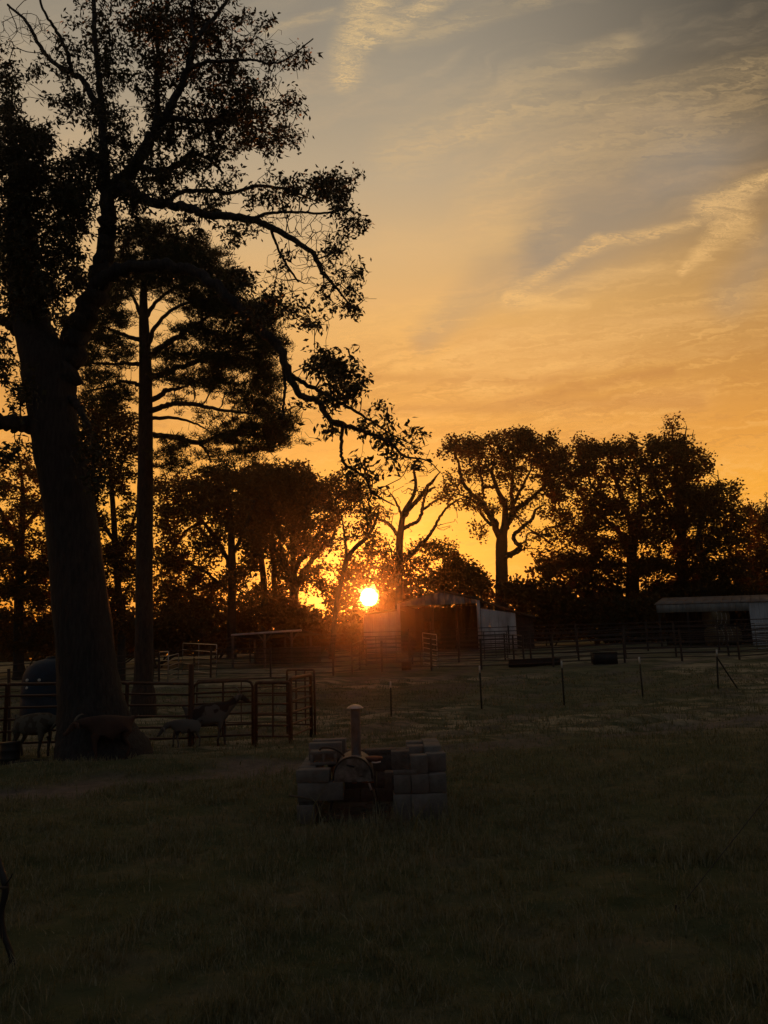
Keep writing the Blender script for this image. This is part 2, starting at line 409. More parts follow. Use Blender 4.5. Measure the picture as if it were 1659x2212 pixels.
# ------------------------------------------------------------------ ground mesh
def build_ground():
    ys = np.concatenate([np.arange(-60, 0, 4.), np.arange(0, 3, .3), np.arange(3, 12, .06), np.arange(12, 26, .09), np.arange(26, 48, .25),
                         np.arange(48, 120, 1.5), np.geomspace(120, 310, 12)])
    t = np.linspace(-1, 1, 321)
    X = []; Yg = []
    for y in ys:
        w = min(320, 40 + 1.3 * max(y, 0))
        X.append(w * (.12 * t + .88 * t ** 3 * np.abs(t))); Yg.append(np.full_like(t, y))
    X = np.array(X); Yg = np.array(Yg); Z = hgt(X, Yg)
    ny, nx = X.shape
    V = np.stack([X, Yg, Z], -1).reshape(-1, 3)
    i = np.arange(ny - 1)[:, None] * nx; j = np.arange(nx - 1)[None]
    Q = np.stack([i + j, i + j + 1, i + nx + j + 1, i + nx + j], -1).reshape(-1, 4)
    me = mesh_np('ground', V, quads=Q); shade_smooth(me)
    at_ = me.attributes.new('dirt', 'FLOAT', 'POINT')
    d = track(V[:, 0], V[:, 1])
    d = np.maximum(d, .55 * sstep(.55, .75, vnoise(V[:, 0] * .8 + 13, (V[:, 1] - .5 * V[:, 0]) * 1.2)) * sstep(15, 18, V[:, 1]))
    pit = 1 - sstep(.3, .7, np.hypot((V[:, 0] + .25), V[:, 1] - gp(800, 1772)[1] - .5))
    d = np.maximum(d, pit * .8)
    at_.data.foreach_set('value', d.astype(np.float32))
    a3 = me.attributes.new('dry', 'FLOAT', 'POINT')
    dry = (.25 + .75 * sstep(.35, .6, vnoise(V[:, 0] * .21 + 31, V[:, 1] * .3 + 3))) * sstep(13, 18, V[:, 1])
    a3.data.foreach_set('value', dry.astype(np.float32))
    m = bpy.data.materials.new('pasture'); m.use_nodes = True; nt = m.node_tree; b = nt.nodes['Principled BSDF']
    b.inputs['Roughness'].default_value = .95; b.inputs['Specular IOR Level'].default_value = .1
    g = nt.nodes.new('ShaderNodeNewGeometry')
    def nz(sc, det, st=(1, 1, 1)):
        mp = nt.nodes.new('ShaderNodeMapping'); mp.inputs['Scale'].default_value = st; nt.links.new(g.outputs['Position'], mp.inputs[0])
        n = nt.nodes.new('ShaderNodeTexNoise'); n.inputs['Scale'].default_value = sc; n.inputs['Detail'].default_value = det; n.inputs['Roughness'].default_value = .65
        nt.links.new(mp.outputs[0], n.inputs[0]); return n.outputs['Fac']
    def rmp(f, stops):
        r = nt.nodes.new('ShaderNodeValToRGB'); nt.links.new(f, r.inputs[0])
        for i_, (p, c) in enumerate(stops):
            e_ = r.color_ramp.elements[i_] if i_ < 2 else r.color_ramp.elements.new(p)
            e_.position = p; e_.color = (*c, 1)
        return r.outputs[0]
    grass = rmp(nz(.7, 6, (1, 1.6, 1)), [(.32, (.038, .049, .021)), (.5, (.064, .072, .036)), (.68, (.12, .10, .06))])
    dirt = rmp(nz(5, 6), [(.3, (.075, .060, .052)), (.7, (.16, .132, .115))])
    straw = nz(.9, 7, (.55, 2.6, 1))
    at2 = nt.nodes.new('ShaderNodeAttribute'); at2.attribute_name = 'dirt'
    mx = nt.nodes.new('ShaderNodeMix'); mx.data_type = 'RGBA'; nt.links.new(at2.outputs['Fac'], mx.inputs[0])
    at3 = nt.nodes.new('ShaderNodeAttribute'); at3.attribute_name = 'dry'
    rr_ = nt.nodes.new('ShaderNodeMapRange'); rr_.inputs['From Min'].default_value = .44; rr_.inputs['From Max'].default_value = .58; nt.links.new(straw, rr_.inputs[0])
    mu = nt.nodes.new('ShaderNodeMath'); mu.operation = 'MULTIPLY'; nt.links.new(rr_.outputs[0], mu.inputs[0]); nt.links.new(at3.outputs['Fac'], mu.inputs[1])
    m2 = nt.nodes.new('ShaderNodeMix'); m2.data_type = 'RGBA'; nt.links.new(mu.outputs[0], m2.inputs[0]); nt.links.new(grass, m2.inputs[6]); m2.inputs[7].default_value = (.29, .24, .155, 1)
    nt.links.new(m2.outputs[2], mx.inputs[6]); nt.links.new(dirt, mx.inputs[7]); nt.links.new(mx.outputs[2], b.inputs['Base Color'])
    bp = nt.nodes.new('ShaderNodeBump'); bp.inputs['Strength'].default_value = .9; bp.inputs['Distance'].default_value = .05
    nt.links.new(nz(9, 8), bp.inputs['Height']); nt.links.new(bp.outputs[0], b.inputs['Normal'])
    o = link('ground', me, None, m); tag(o, 'rolling dark pasture with a worn dirt track and tufty grass', kind='structure')
build_ground()

PITY = gp(800, 1772)[1]
def build_grass():
    g = np.random.default_rng(11)
    N = 330000
    y = 3.0 * (34 / 3.0) ** (g.random(N) ** .92)
    x = (g.random(N) * 2 - 1) * (.60 * y + 1.3)
    keep = (track(x, y) < .45 + .5 * g.random(N))
    keep &= (vnoise(x * 1.3 + 7, y * 1.3) + .6 * vnoise(x * 3.3, y * 3.1)) * .62 > g.random(N) * .8 + .05
    # nothing grows inside the block fire pit
    keep &= ~((np.abs(x + .25) < .74) & (y > PITY - .02) & (y < PITY + 1.15))
    x, y = x[keep], y[keep]; n = len(x)
    z = hgt(x, y) - .01
    tuft = vnoise(x * .9, y * .9 + 50)
    clump_ = vnoise(x * 5.2 + 17, y * 5.2 + 2)
    hh = (.035 + .075 * g.random(n) ** 1.6 + .07 * np.clip(tuft - .55, 0, 1)) * np.where(y > 17, 1.15, 1.0)
    hh = hh * (.45 + 1.15 * sstep(.3, .75, clump_)) * (1 + .9 * (g.random(n) > .985))
    nearpit = (np.abs(x + .25) < 1.15) & (y > 7.0) & (y < 9.4)
    hh = np.where(nearpit, hh * 1.9, hh)
    w = .0035 + .00075 * y
    w = w * (1 + 1.0 * (g.random(n) > .93))
    a = g.random(n) * np.pi * 2; lean = g.random(n) * .75 * hh; la = g.random(n) * 2 * np.pi
    sx, sy = np.cos(a) * w / 2, np.sin(a) * w / 2
    B = np.stack([x, y, z], -1); S = np.stack([sx, sy, 0 * sx], -1)
    L = np.stack([np.cos(la) * lean, np.sin(la) * lean, 0 * lean], -1)
    Z = np.array([0, 0, 1.])
    v0 = B - S; v1 = B + S; mid = B + L * .3 + Z * hh[:, None] * .55
    v2 = mid - S * .7; v3 = mid + S * .7; v4 = B + L + Z * hh[:, None]
    V = np.stack([v0, v1, v2, v3, v4], 1).reshape(-1, 3)
    k = np.arange(n)[:, None] * 5
    me = mesh_np('grass', V, quads=k + np.array([[0, 1, 3, 2]]), tris=k + np.array([[2, 3, 4]]))
    m = mat('grass_blade', (.026, .036, .015), .75, col2=(.36, .34, .23), nscale=11, trans=.3, tcol=(.10, .10, .02), coord='World', spec=.25)
    r = [q for q in m.node_tree.nodes if q.type == 'TEX_NOISE'][0]; r.inputs['Detail'].default_value = 9; r.inputs['Roughness'].default_value = .8
    o = link('grass', me, None, m); tag(o, 'short rough grass covering the dark yard', 'grass', kind='stuff')
build_grass()

# ------------------------------------------------------------------ trees
def leaf_cards(C, per, spread, L, Wd, g, droop=.5, clip_sun=0, lens=None):
    """rhombus leaves scattered about centres C"""
    n = len(C) * per
    c = np.repeat(C, per, axis=0) + g.normal(0, 1, (n, 3)) * np.array([spread, spread, spread * .8])
    if clip_sun:
        px, py = proj(c); d = np.hypot(px - SUN_PX, (py - SUN_PY)); c = c[d > clip_sun * (.75 + .5 * g.random(len(c)))]
        n = len(c)
    d = g.normal(0, 1, (n, 3)); d[:, 2] = d[:, 2] * .6 - droop; d /= np.linalg.norm(d, axis=1)[:, None]
    s = np.cross(d, g.normal(0, 1, (n, 3))); s /= np.linalg.norm(s, axis=1)[:, None] + 1e-6
    nn = np.cross(d, s)
    ll = L * (.6 + .8 * g.random(n))[:, None]; ww = Wd * (.6 + .8 * g.random(n))[:, None]
    b = c; t = c + d * ll; mid = c + d * ll * .45 + nn * ll * .10
    V = np.stack([b, mid - s * ww / 2, t, mid + s * ww / 2], 1).reshape(-1, 3)
    Q = np.arange(n)[:, None] * 4 + np.array([[0, 1, 2, 3]])
    return V, Q
def needle_tufts(C, per, L, Wd, g):
    n = len(C) * per
    c = np.repeat(C, per, axis=0) + g.normal(0, .07, (n, 3)) * np.array([1.3, 1.3, .6])
    d = g.normal(0, 1, (n, 3)); d[:, 2] = np.abs(d[:, 2]) * .8 + .15; d /= np.linalg.norm(d, axis=1)[:, None]
    s = np.cross(d, g.normal(0, 1, (n, 3))); s /= np.linalg.norm(s, axis=1)[:, None] + 1e-6
    ll = L * (.6 + .7 * g.random(n))[:, None]
    V = np.stack([c - s * Wd / 2, c + d * ll, c + s * Wd / 2], 1).reshape(-1, 3)
    return V, np.arange(n)[:, None] * 3 + np.array([[0, 1, 2]])
def grow(limbs, A, g, seg, tip, path_w=.12, bend=.26, p=2.2):
    """connect attraction points A to the limb skeleton like a branching tree"""
    pos = []; par = []; plen = []; fixed = []
    for Lb in limbs:
        prev = -1
        for (q, r) in Lb:
            pos.append(q); fixed.append(r)
            if prev < 0 and len(pos) > 1:
                D = np.linalg.norm(np.array(pos[:-1]) - q, axis=1); prev = int(np.argmin(D))
            par.append(prev); plen.append(0 if prev < 0 else plen[prev] + .3 * np.linalg.norm(q - pos[prev]))
            prev = len(pos) - 1
    n0 = len(pos); cap = n0 + len(A) * 8 + 10
    PP = np.zeros((cap, 3)); PP[:n0] = pos; PL = np.zeros(cap); PL[:n0] = plen
    par = list(par); n = n0
    if len(A):
        dmin = np.full(len(A), 1e9)
        for i in range(0, n0): dmin = np.minimum(dmin, np.linalg.norm(A - PP[i], axis=1))
        order = np.argsort(dmin)
    else: order = []
    ends = []
    for ai in order:
        a = A[ai]; d = np.linalg.norm(PP[:n] - a, axis=1); cost = d + path_w * PL[:n] - .12 * np.minimum(a[2] - PP[:n, 2], 0)
        j = int(np.argmin(cost)); D = d[j]
        if D < seg * .25: ends.append(j); continue
        k = int(min(7, max(1, round(D / seg))))
        b = PP[j]; pd = b - PP[par[j]] if par[j] >= 0 else a - b
        ln = np.linalg.norm(pd); pd = pd / ln if ln > 1e-6 else pd
        c = b + pd * D * bend + g.normal(0, .06 * D, 3); prev = j
        for s in range(1, k + 1):
            t = s / k; q = (1 - t) ** 2 * b + 2 * t * (1 - t) * c + t * t * a
            if s < k: q = q + g.normal(0, .022 * D, 3)
            if n >= cap: break
            PP[n] = q; PL[n] = PL[prev] + np.linalg.norm(q - PP[prev]); par.append(prev); prev = n; n += 1
        ends.append(prev)
    PP = PP[:n]; acc = np.zeros(n); R = np.zeros(n)
    for i in range(n - 1, -1, -1):
        if i >= n0 and acc[i] == 0: acc[i] = tip ** p
        R[i] = acc[i] ** (1 / p) if acc[i] > 0 else tip
        if par[i] >= 0 and i >= n0: acc[par[i]] += acc[i] * 1.0
        elif par[i] >= 0: pass
    # twigs: frustum for each grown node
    idx = np.arange(n0, n)
    return PP, np.array(par), R, n0, idx
def twig_mesh(PP, par, R, idx, k=4, rmax=None):
    a = PP[par[idx]]; b = PP[idx]; ra = R[par[idx]].copy(); rb = R[idx]
    ra = np.minimum(ra, rb * 1.7 + .002)
    t = b - a; L = np.linalg.norm(t, axis=1); ok = L > 1e-5; a, b, ra, rb, t, L = a[ok], b[ok], ra[ok], rb[ok], t[ok], L[ok]
    t /= L[:, None]
    ref = np.where(np.abs(t[:, 2:3]) < .9, np.array([[0, 0, 1.]]), np.array([[1., 0, 0]]))
    u = np.cross(t, ref); u /= np.linalg.norm(u, axis=1)[:, None]; v = np.cross(t, u)
    an = np.linspace(0, 2 * np.pi, k, endpoint=False)
    ring = np.cos(an)[None, :, None] * u[:, None] + np.sin(an)[None, :, None] * v[:, None]
    V = np.concatenate([a[:, None] + ring * ra[:, None, None], b[:, None] + ring * rb[:, None, None]], 1).reshape(-1, 3)
    base = np.arange(len(a))[:, None] * 2 * k
    Q = np.concatenate([base + np.array([[j, (j + 1) % k, k + (j + 1) % k, k + j]]) for j in range(k)], 0)
    return V, Q

def sample_blobs(blobs, Y, depth, g, shell=0.0, clump=None):
    out = []
    for bl in blobs:
        cx, cy, rx, ry, n = bl[:5]; off = bl[5] if len(bl) > 5 else 0; dp = bl[6] if len(bl) > 6 else depth
        q = g.normal(0, 1, (n, 3)); q /= np.linalg.norm(q, axis=1)[:, None]
        r = g.random(n) ** (1 / (2.3 + shell)); q *= r[:, None]
        if clump and n > 6:
            kc, sg = clump; cidx = g.integers(0, max(2, n // kc), n); q = q[cidx] + g.normal(0, 1, (n, 3)) * np.array([sg / max(rx, 8), .75 * sg / max(ry, 8), 1.6 * sg / max(rx, 8)])
        for i in range(n):
            out.append(at(cx + q[i, 0] * rx, cy + q[i, 1] * ry, Y + off + q[i, 2] * dp))
    return np.array(out).reshape(-1, 3)

def make_tree(name, label, cat, Y, limbs, blobs, depth, seed, leafp, bark, leafm, seg, tip, group=None, base_sink=.15, foliage='foliage', flare=1.0, trunk_k=14, extra_bare=None, path_w=.12, wob=.05, twk=4, clip_sun=0, dens=1.0, clump=(4, 8.0)):
    """limbs: polylines of (px, py, radius in px, depth offset); first one is the trunk from the ground up"""
    g = np.random.default_rng(seed)
    base = at(limbs[0][0][0], limbs[0][0][1], Y + limbs[0][0][3])
    gz = H(base[0], base[1])
    root = thing(name, label, cat, (base[0], base[1], gz), group)
    skel = []; tr = MB(); lb = MB()
    for li, Lb in enumerate(limbs):
        P = np.array([at(a, b, Y + d) for a, b, r, d in Lb]); R = np.array([r * (Y + d) / F for a, b, r, d in Lb])
        if li == 0:
            lo = P[0].copy(); lo[2] = gz - base_sink
            if lo[2] < P[0][2] - .02: P = np.vstack([lo, P]); R = np.concatenate([[R[0] * 1.15], R])
        per = 7
        PR = catmull(np.hstack([P, R[:, None]]), per); Pc, Rc = PR[:, :3], np.maximum(PR[:, 3], .004)
        if li > 0 and len(Pc) > 4:
            jit = g.normal(0, 1, Pc.shape) * (Rc * .22)[:, None]; jit[0] = 0
            Pc = Pc + jit
        k = trunk_k if li == 0 else (10 if Rc.max() > .1 else 6)
        (tr if li == 0 else lb).tube(Pc, Rc, k, wob=wob if li == 0 else .03, seed=seed + li)
        skel.append([(Pc[i], Rc[i]) for i in range(0, len(Pc), 2)])
    A = sample_blobs([(*bl[:4], int(bl[4] * (dens(bl) if callable(dens) else dens) + .5), *bl[5:]) for bl in blobs], Y, depth, g, clump=clump)
    nleaf = len(A)
    if extra_bare: A = np.vstack([A, sample_blobs(extra_bare, Y, depth, g)])
    PP, par, R, n0, idx = grow(skel, A, g, seg, tip * (1.5 if Y > 36 else 1.0), path_w=path_w)
    V, Q = twig_mesh(PP, par, R, idx, twk); lb.add(V, Q)
    tr.build('trunk', bark, root, True)
    lo = lb.build('branches', bark, root, True); lo['kind'] = 'stuff'
    fm = MB(); A = A[:nleaf]
    # put some leaf clumps back along the twigs too
    if leafp['mode'] == 'needle':
        V, T = needle_tufts(A, leafp['per'], leafp['L'], leafp['W'], g); fm.add(V, None, T)
    else:
        sub = idx[g.random(len(idx)) < leafp.get('twig', .25)]
        if extra_bare:
            px, py = proj(PP[sub]); bad = np.zeros(len(sub), bool)
            for bl in extra_bare: bad |= (np.hypot((px - bl[0]) / bl[2], (py - bl[1]) / bl[3]) < 1.1) & (g.random(len(sub)) < .8)
            sub = sub[~bad]
        V, Q = leaf_cards(A, leafp['per'], leafp['spread'], leafp['L'], leafp['W'], g, leafp.get('droop', .4), clip_sun); fm.add(V, Q)
        if len(sub):
            V, Q = leaf_cards(PP[sub], max(1, leafp['per'] // 3), leafp['spread'] * .8, leafp['L'], leafp['W'], g, leafp.get('droop', .4), clip_sun); fm.add(V, Q)
    fo = fm.build(foliage, leafm, root); fo['kind'] = 'stuff'
    return root

# --- the big hardwood on the left, in front of the corral
YB = 15.3
def zz(z, s, ox, oy): return [((ox + a * s) / 1.507, (oy + b * s) / 1.507, r, d) for a, b, r, d in z]
big_limbs = [
  [(215, 1640, 104, 0), (207, 1600, 84, 0), (198, 1540, 70, 0), (186, 1450, 61, 0), (172, 1300, 57, 0), (160, 1180, 55, 0), (145, 1080, 53, 0), (128, 980, 53, 0), (113, 900, 52, 0), (105, 830, 56, 0), (100, 785, 56, 0), (80, 740, 46, .1), (62, 680, 38, .3), (50, 600, 34, .5), (42, 500, 28, .7), (38, 380, 20, .9), (30, 310, 9, 1.0), (20, 260, 3, 1.1)],
  [(118, 830, 40, 0), (150, 765, 30, 0), (178, 700, 27, -.1), (205, 640, 25, -.2), (222, 580, 23, -.2), (229, 520, 20, -.2), (231, 460, 18, -.3), (229, 400, 15, -.3), (222, 350, 12, -.3), (221, 260, 9, -.2), (213, 160, 7, 0), (205, 60, 6, .2), (202, -40, 5, .3), (205, -140, 3, .4)],
  zz([(440, 840, 16, -.3), (500, 750, 15, -.4), (560, 690, 14, -.5), (640, 560, 13, -.6), (700, 460, 11, -.8), (745, 370, 9, -.9), (775, 290, 8, -1), (795, 210, 7, -1), (840, 130, 6, -1), (900, 60, 5, -1), (950, -10, 4, -1), (1010, -90, 3, -1)], .784, 0, 0),
  zz([(430, 470, 9, -.2), (380, 400, 8, 0), (340, 330, 7, .3), (290, 300, 7, .5), (240, 275, 6, .6), (170, 200, 5, .8), (110, 90, 4, 1), (30, 20, 3, 1.2)], .784, 0, 0),
  zz([(300, 300, 6, .4), (270, 200, 5, .2), (230, 120, 4, 0), (180, 40, 3, -.2), (150, -60, 3, -.2)], .784, 0, 0),
  zz([(640, 560, 9, -.6), (655, 430, 7, -.2), (650, 300, 6, 0), (655, 200, 5, .2), (650, 100, 4, .3), (700, 0, 3, .4)], .784, 0, 0),
  zz([(810, 165, 5, -1), (795, 90, 4, -.8), (800, 0, 3, -.7), (790, -90, 3, -.6)], .784, 0, 0),
  # long limb to the right, middle height
  zz([(470, 780, 14, -.2), (540, 790, 13, -.6), (600, 830, 12, -.8), (700, 850, 10, -1), (790, 860, 10, -1.2), (850, 893, 9, -1.3), (1000, 902, 9, -1.4), (1100, 930, 8, -1.5), (1200, 985, 7, -1.5), (1290, 1045, 6, -1.5), (1340, 1130, 5, -1.5), (1400, 1200, 3, -1.5), (1460, 1276, 2, -1.5)], .784, 0, 0),
  zz([(695, 848, 7, -1), (730, 810, 6, -.8), (780, 793, 5, -.6), (870, 792, 5, -.4), (960, 800, 4, -.3), (1060, 775, 4, -.1), (1180, 785, 3, 0), (1300, 830, 2, .1)], .784, 0, 0),
  zz([(1060, 905, 5, -1.5), (1120, 885, 4, -1.7), (1240, 880, 3, -1.9), (1330, 885, 3, -2), (1450, 865, 2, -2)], .784, 0, 0),
  zz([(1120, 940, 4, -1.5), (1150, 1020, 3, -1.3), (1190, 1100, 3, -1.2), (1240, 1170, 2, -1.2)], .784, 0, 0),
  zz([(560, 690, 9, -.5), (660, 710, 7, -.2), (740, 680, 6, .1), (790, 640, 5, .3), (860, 660, 4, .5), (930, 720, 3, .6)], .784, 0, 0),
  zz([(700, 490, 8, -.8), (800, 500, 6, -.6), (900, 500, 5, -.4), (980, 495, 4, -.3), (1080, 540, 3, -.2), (1160, 570, 2, 0)], .784, 0, 0),
  zz([(775, 290, 6, -1), (860, 260, 5, -1.3), (980, 250, 4, -1.5), (1060, 250, 3, -1.7), (1120, 265, 3, -1.8), (1200, 240, 2, -1.9), (1300, 160, 1.5, -2)], .784, 0, 0),
  # lower sweeping limb that droops over the treeline
  [(205, 625, 17, -.2), (250, 588, 15, -.6), (300, 577, 14, -.9), (370, 576, 13, -1.2), (430, 592, 12, -1.4), (494, 640, 12, -1.6), (526, 675, 11.5, -1.7), (577, 723, 11, -1.8), (606, 755, 10, -1.9), (622, 803, 8.5, -2), (648, 854, 7.5, -2.1), (686, 867, 7, -2.2), (712, 905, 6, -2.3), (750, 919, 5, -2.4), (798, 937, 4.5, -2.5), (846, 959, 3.6, -2.6), (871, 985, 2.8, -2.7), (923, 995, 1.6, -2.8), (950, 1020, 1, -2.8)],
  [(632, 812, 6, -2), (655, 828, 5.5, -1.8), (692, 846, 5, -1.6), (750, 878, 4, -1.4), (798, 907, 3, -1.2), (850, 940, 2, -1.1), (905, 968, 1.2, -1)],
  [(740, 915, 4.5, -2.4), (738, 950, 4, -2.5), (737, 979, 3.5, -2.6), (743, 1001, 3.5, -2.7), (760, 1012, 3.2, -2.8), (782, 1027, 3, -2.8), (794, 1041, 2.8, -2.9), (803, 1064, 2.4, -2.9), (825, 1077, 2, -3), (853, 1092, 1.4, -3)],
  [(605, 760, 4, -1.9), (615, 820, 3.5, -1.9), (612, 880, 3, -1.9), (608, 920, 2.2, -1.9)],
  # stubs on the left and low right
  [(110, 925, 24, 0), (70, 922, 19, -.1), (30, 914, 18, -.3), (-20, 905, 16, -.5), (-90, 880, 12, -.8), (-170, 820, 7, -1)],
  [(55, 720, 18, .3), (20, 700, 13, .2), (-20, 680, 9, .1), (-80, 640, 5, 0)],
  [(140, 862, 12, 0), (160, 866, 9, -.2), (176, 890, 8, -.3), (190, 920, 6, -.4), (200, 970, 4, -.5), (200, 1030, 2.5, -.5)],
]
big_blobs = [
  (330, 40, 190, 90, 230), (190, 120, 110, 90, 70), (290, 170, 110, 90, 110), (420, 130, 120, 90, 130), (470, 230, 110, 80, 130), (400, 60, 110, 80, 90),
  (560, 250, 90, 60, 80), (590, 110, 70, 40, 30), (650, 120, 32, 34, 14), (610, 200, 50, 40, 26), (560, 300, 80, 40, 44), (630, 290, 30, 26, 18),
  (390, 290, 110, 70, 120), (300, 340, 110, 70, 110), (230, 280, 60, 90, 90), (150, 230, 50, 50, 22), (90, 160, 60, 30, 12), (15, 150, 30, 55, 34),
  (450, 350, 90, 40, 60), (500, 180, 60, 50, 40), (380, -60, 200, 80, 120), (180, -60, 140, 60, 50), (520, -50, 80, 60, 30), (540, 60, 50, 40, 22),
  (660, 400, 100, 36, 110, -.2), (730, 400, 48, 40, 64, -.4), (745, 450, 36, 40, 40, -.6), (760, 500, 26, 34, 20, -1), (735, 550, 50, 34, 20, -1.3), (770, 590, 24, 22, 16, -1.5), (720, 610, 60, 30, 18, -1.5), (745, 660, 45, 24, 16, -1.5),
  (590, 430, 70, 26, 26, -.8), (540, 500, 90, 24, 14, -1), (620, 560, 70, 30, 8, -1.2), (470, 420, 70, 26, 26, -.5), (420, 455, 60, 20, 20, -.3), (420, 500, 90, 26, 30, 0),
  (600, 650, 52, 34, 55, -1.6), (655, 690, 36, 30, 22, -1.7), (700, 650, 50, 24, 14, -1.7), (690, 780, 50, 30, 60, -1.9), (740, 800, 50, 36, 56, -1.9), (770, 845, 46, 36, 40, -1.9), (715, 860, 55, 26, 30, -1.9),
  (830, 870, 16, 16, 5, -1.5), (810, 905, 50, 26, 22, -2), (810, 955, 45, 26, 20, -2.3), (875, 960, 30, 30, 8, -2.3), (750, 1000, 30, 20, 10, -2.7), (770, 1030, 50, 22, 12, -2.8), (705, 925, 35, 14, 12, -2.3), (655, 880, 26, 40, 7, -2), (815, 1070, 34, 16, 6, -2.9), (900, 1000, 40, 14, 6, -2.7), (905, 940, 8, 8, 3, -2.5), (835, 1000, 40, 24, 8, -2.6),
  (615, 900, 20, 30, 8, -1.9), (560, 690, 30, 24, 22, -1.7), (520, 610, 40, 30, 30, -1.5),
  (35, 350, 80, 110, 330, 1.0), (40, 520, 90, 130, 330, .6), (110, 400, 60, 70, 110, .6), (150, 480, 60, 90, 150, .2), (18, 240, 22, 44, 40, 1), (80, 300, 40, 34, 44, 1), (60, 640, 70, 60, 120, .3), (120, 600, 44, 60, 70, .1), (-60, 460, 80, 200, 160, .5), (-60, 700, 60, 60, 50), (180, 400, 50, 70, 80), (200, 340, 50, 40, 40),
  (290, 430, 60, 50, 60), (300, 500, 60, 36, 40), (170, 600, 30, 30, 26), (130, 690, 20, 30, 12), (350, 390, 60, 30, 40), (250, 520, 30, 50, 24),
  (5, 770, 24, 60, 26, -.4), (38, 860, 24, 34, 16, -.3), (60, 810, 16, 40, 8), (10, 980, 40, 30, 18, -.6), (45, 960, 20, 20, 8), (-80, 900, 60, 90, 60),
  (190, 960, 34, 60, 34, -.4), (205, 1040, 24, 50, 24, -.4),
]
big_bare = [(740, 600, 60, 90, 90, -1.5), (690, 540, 90, 50, 60, -1.4), (60, 60, 90, 60, 90, 1), (150, 330, 16, 40, 8), (620, 480, 110, 50, 110, -1.4), (640, 590, 100, 60, 110, -1.6), (400, 150, 240, 160, 160, -.4), (720, 560, 60, 80, 60, -1.4), (720, 820, 90, 70, 60, -1.9), (700, 690, 60, 34, 14, -1.7), (880, 1010, 70, 30, 40, -2.7), (800, 1060, 60, 30, 24, -2.9), (560, 120, 120, 80, 50, -1.5), (500, 430, 120, 40, 40, -.8), (640, 860, 40, 60, 12, -2), (795, 650, 30, 14, 4, -1.5), (700, 920, 60, 40, 16, -2.3), (930, 980, 30, 40, 12, -2.7)]
make_tree('oak_tree', 'huge dark forked oak with drooping limbs and a thick trunk behind the near corral panels', 'tree', YB, big_limbs, big_blobs, 1.7, 3,
          dict(mode='leaf', per=8, spread=.085, L=.12, W=.050, droop=.7, twig=.12), M['bark'], M['leaf'], .16, .0042, trunk_k=26, extra_bare=big_bare, wob=.06, dens=lambda b: 2.0 if b[0] < 215 and b[1] > 220 else (.95 if b[0] > 560 else 1.55), clump=(4, 9.0))

# --- tall pine behind it
pine_limbs = [
  [(310, 1500, 25, 0), (310, 1470, 20, 0), (311, 1380, 19, 0), (312, 1250, 18, 0), (313, 1100, 17.5, 0), (314, 1000, 16.5, 0), (315, 900, 15.5, 0), (314, 800, 14, 0), (312, 720, 12, 0), (310, 650, 9, 0), (312, 580, 6, 0), (318, 520, 3, 0)],
  [(316, 775, 8, 0), (350, 748, 7, -.3), (386, 727, 6, -.5), (410, 708, 5, -.7), (440, 690, 3, -.9), (470, 660, 2, -1)],
  [(316, 870, 7, 0), (345, 855, 6, .2), (361, 843, 5, .3), (392, 838, 3, .5), (430, 820, 2, .6)],
  [(318, 893, 7, 0), (350, 878, 6, -.3), (378, 872, 5, -.5), (420, 874, 5, -.8), (459, 882, 4, -1), (510, 890, 3, -1.2), (570, 895, 2, -1.4)],
  [(318, 903, 5, 0), (378, 903, 3.5, .4), (420, 914, 2.5, .7), (450, 930, 1.5, .9)],
  [(318, 938, 7, 0), (370, 944, 6, .2), (431, 957, 5.5, .3), (455, 948, 4, .3), (490, 942, 3, .3), (560, 940, 2, .3)],
  [(431, 957, 4, .3), (447, 975, 3, .4), (455, 1000, 2, .5)],
  [(312, 738, 6, 0), (280, 728, 5, -.2), (250, 716, 4, -.4), (225, 706, 2, -.5)],
  [(312, 788, 6, 0), (270, 786, 4, .3), (220, 786, 3, .5), (180, 782, 2, .7)],
  [(312, 836, 6, 0), (285, 826, 4.5, -.3), (263, 825, 4, -.5), (230, 836, 3, -.7), (182, 846, 2, -1)],
  [(312, 700, 6, 0), (296, 660, 4, .3), (280, 630, 3, .5), (250, 600, 2, .6)],
  [(312, 690, 6, 0), (340, 650, 4, .3), (380, 620, 3, .5), (430, 600, 2, .6)],
  [(314, 820, 7, 0), (370, 800, 6, .4), (430, 780, 5, .8), (500, 760, 3.5, 1), (570, 750, 2, 1.2)],
  [(314, 760, 6, 0), (340, 700, 4.5, -.6), (390, 660, 3.5, -1), (480, 640, 2, -1.4)],
]
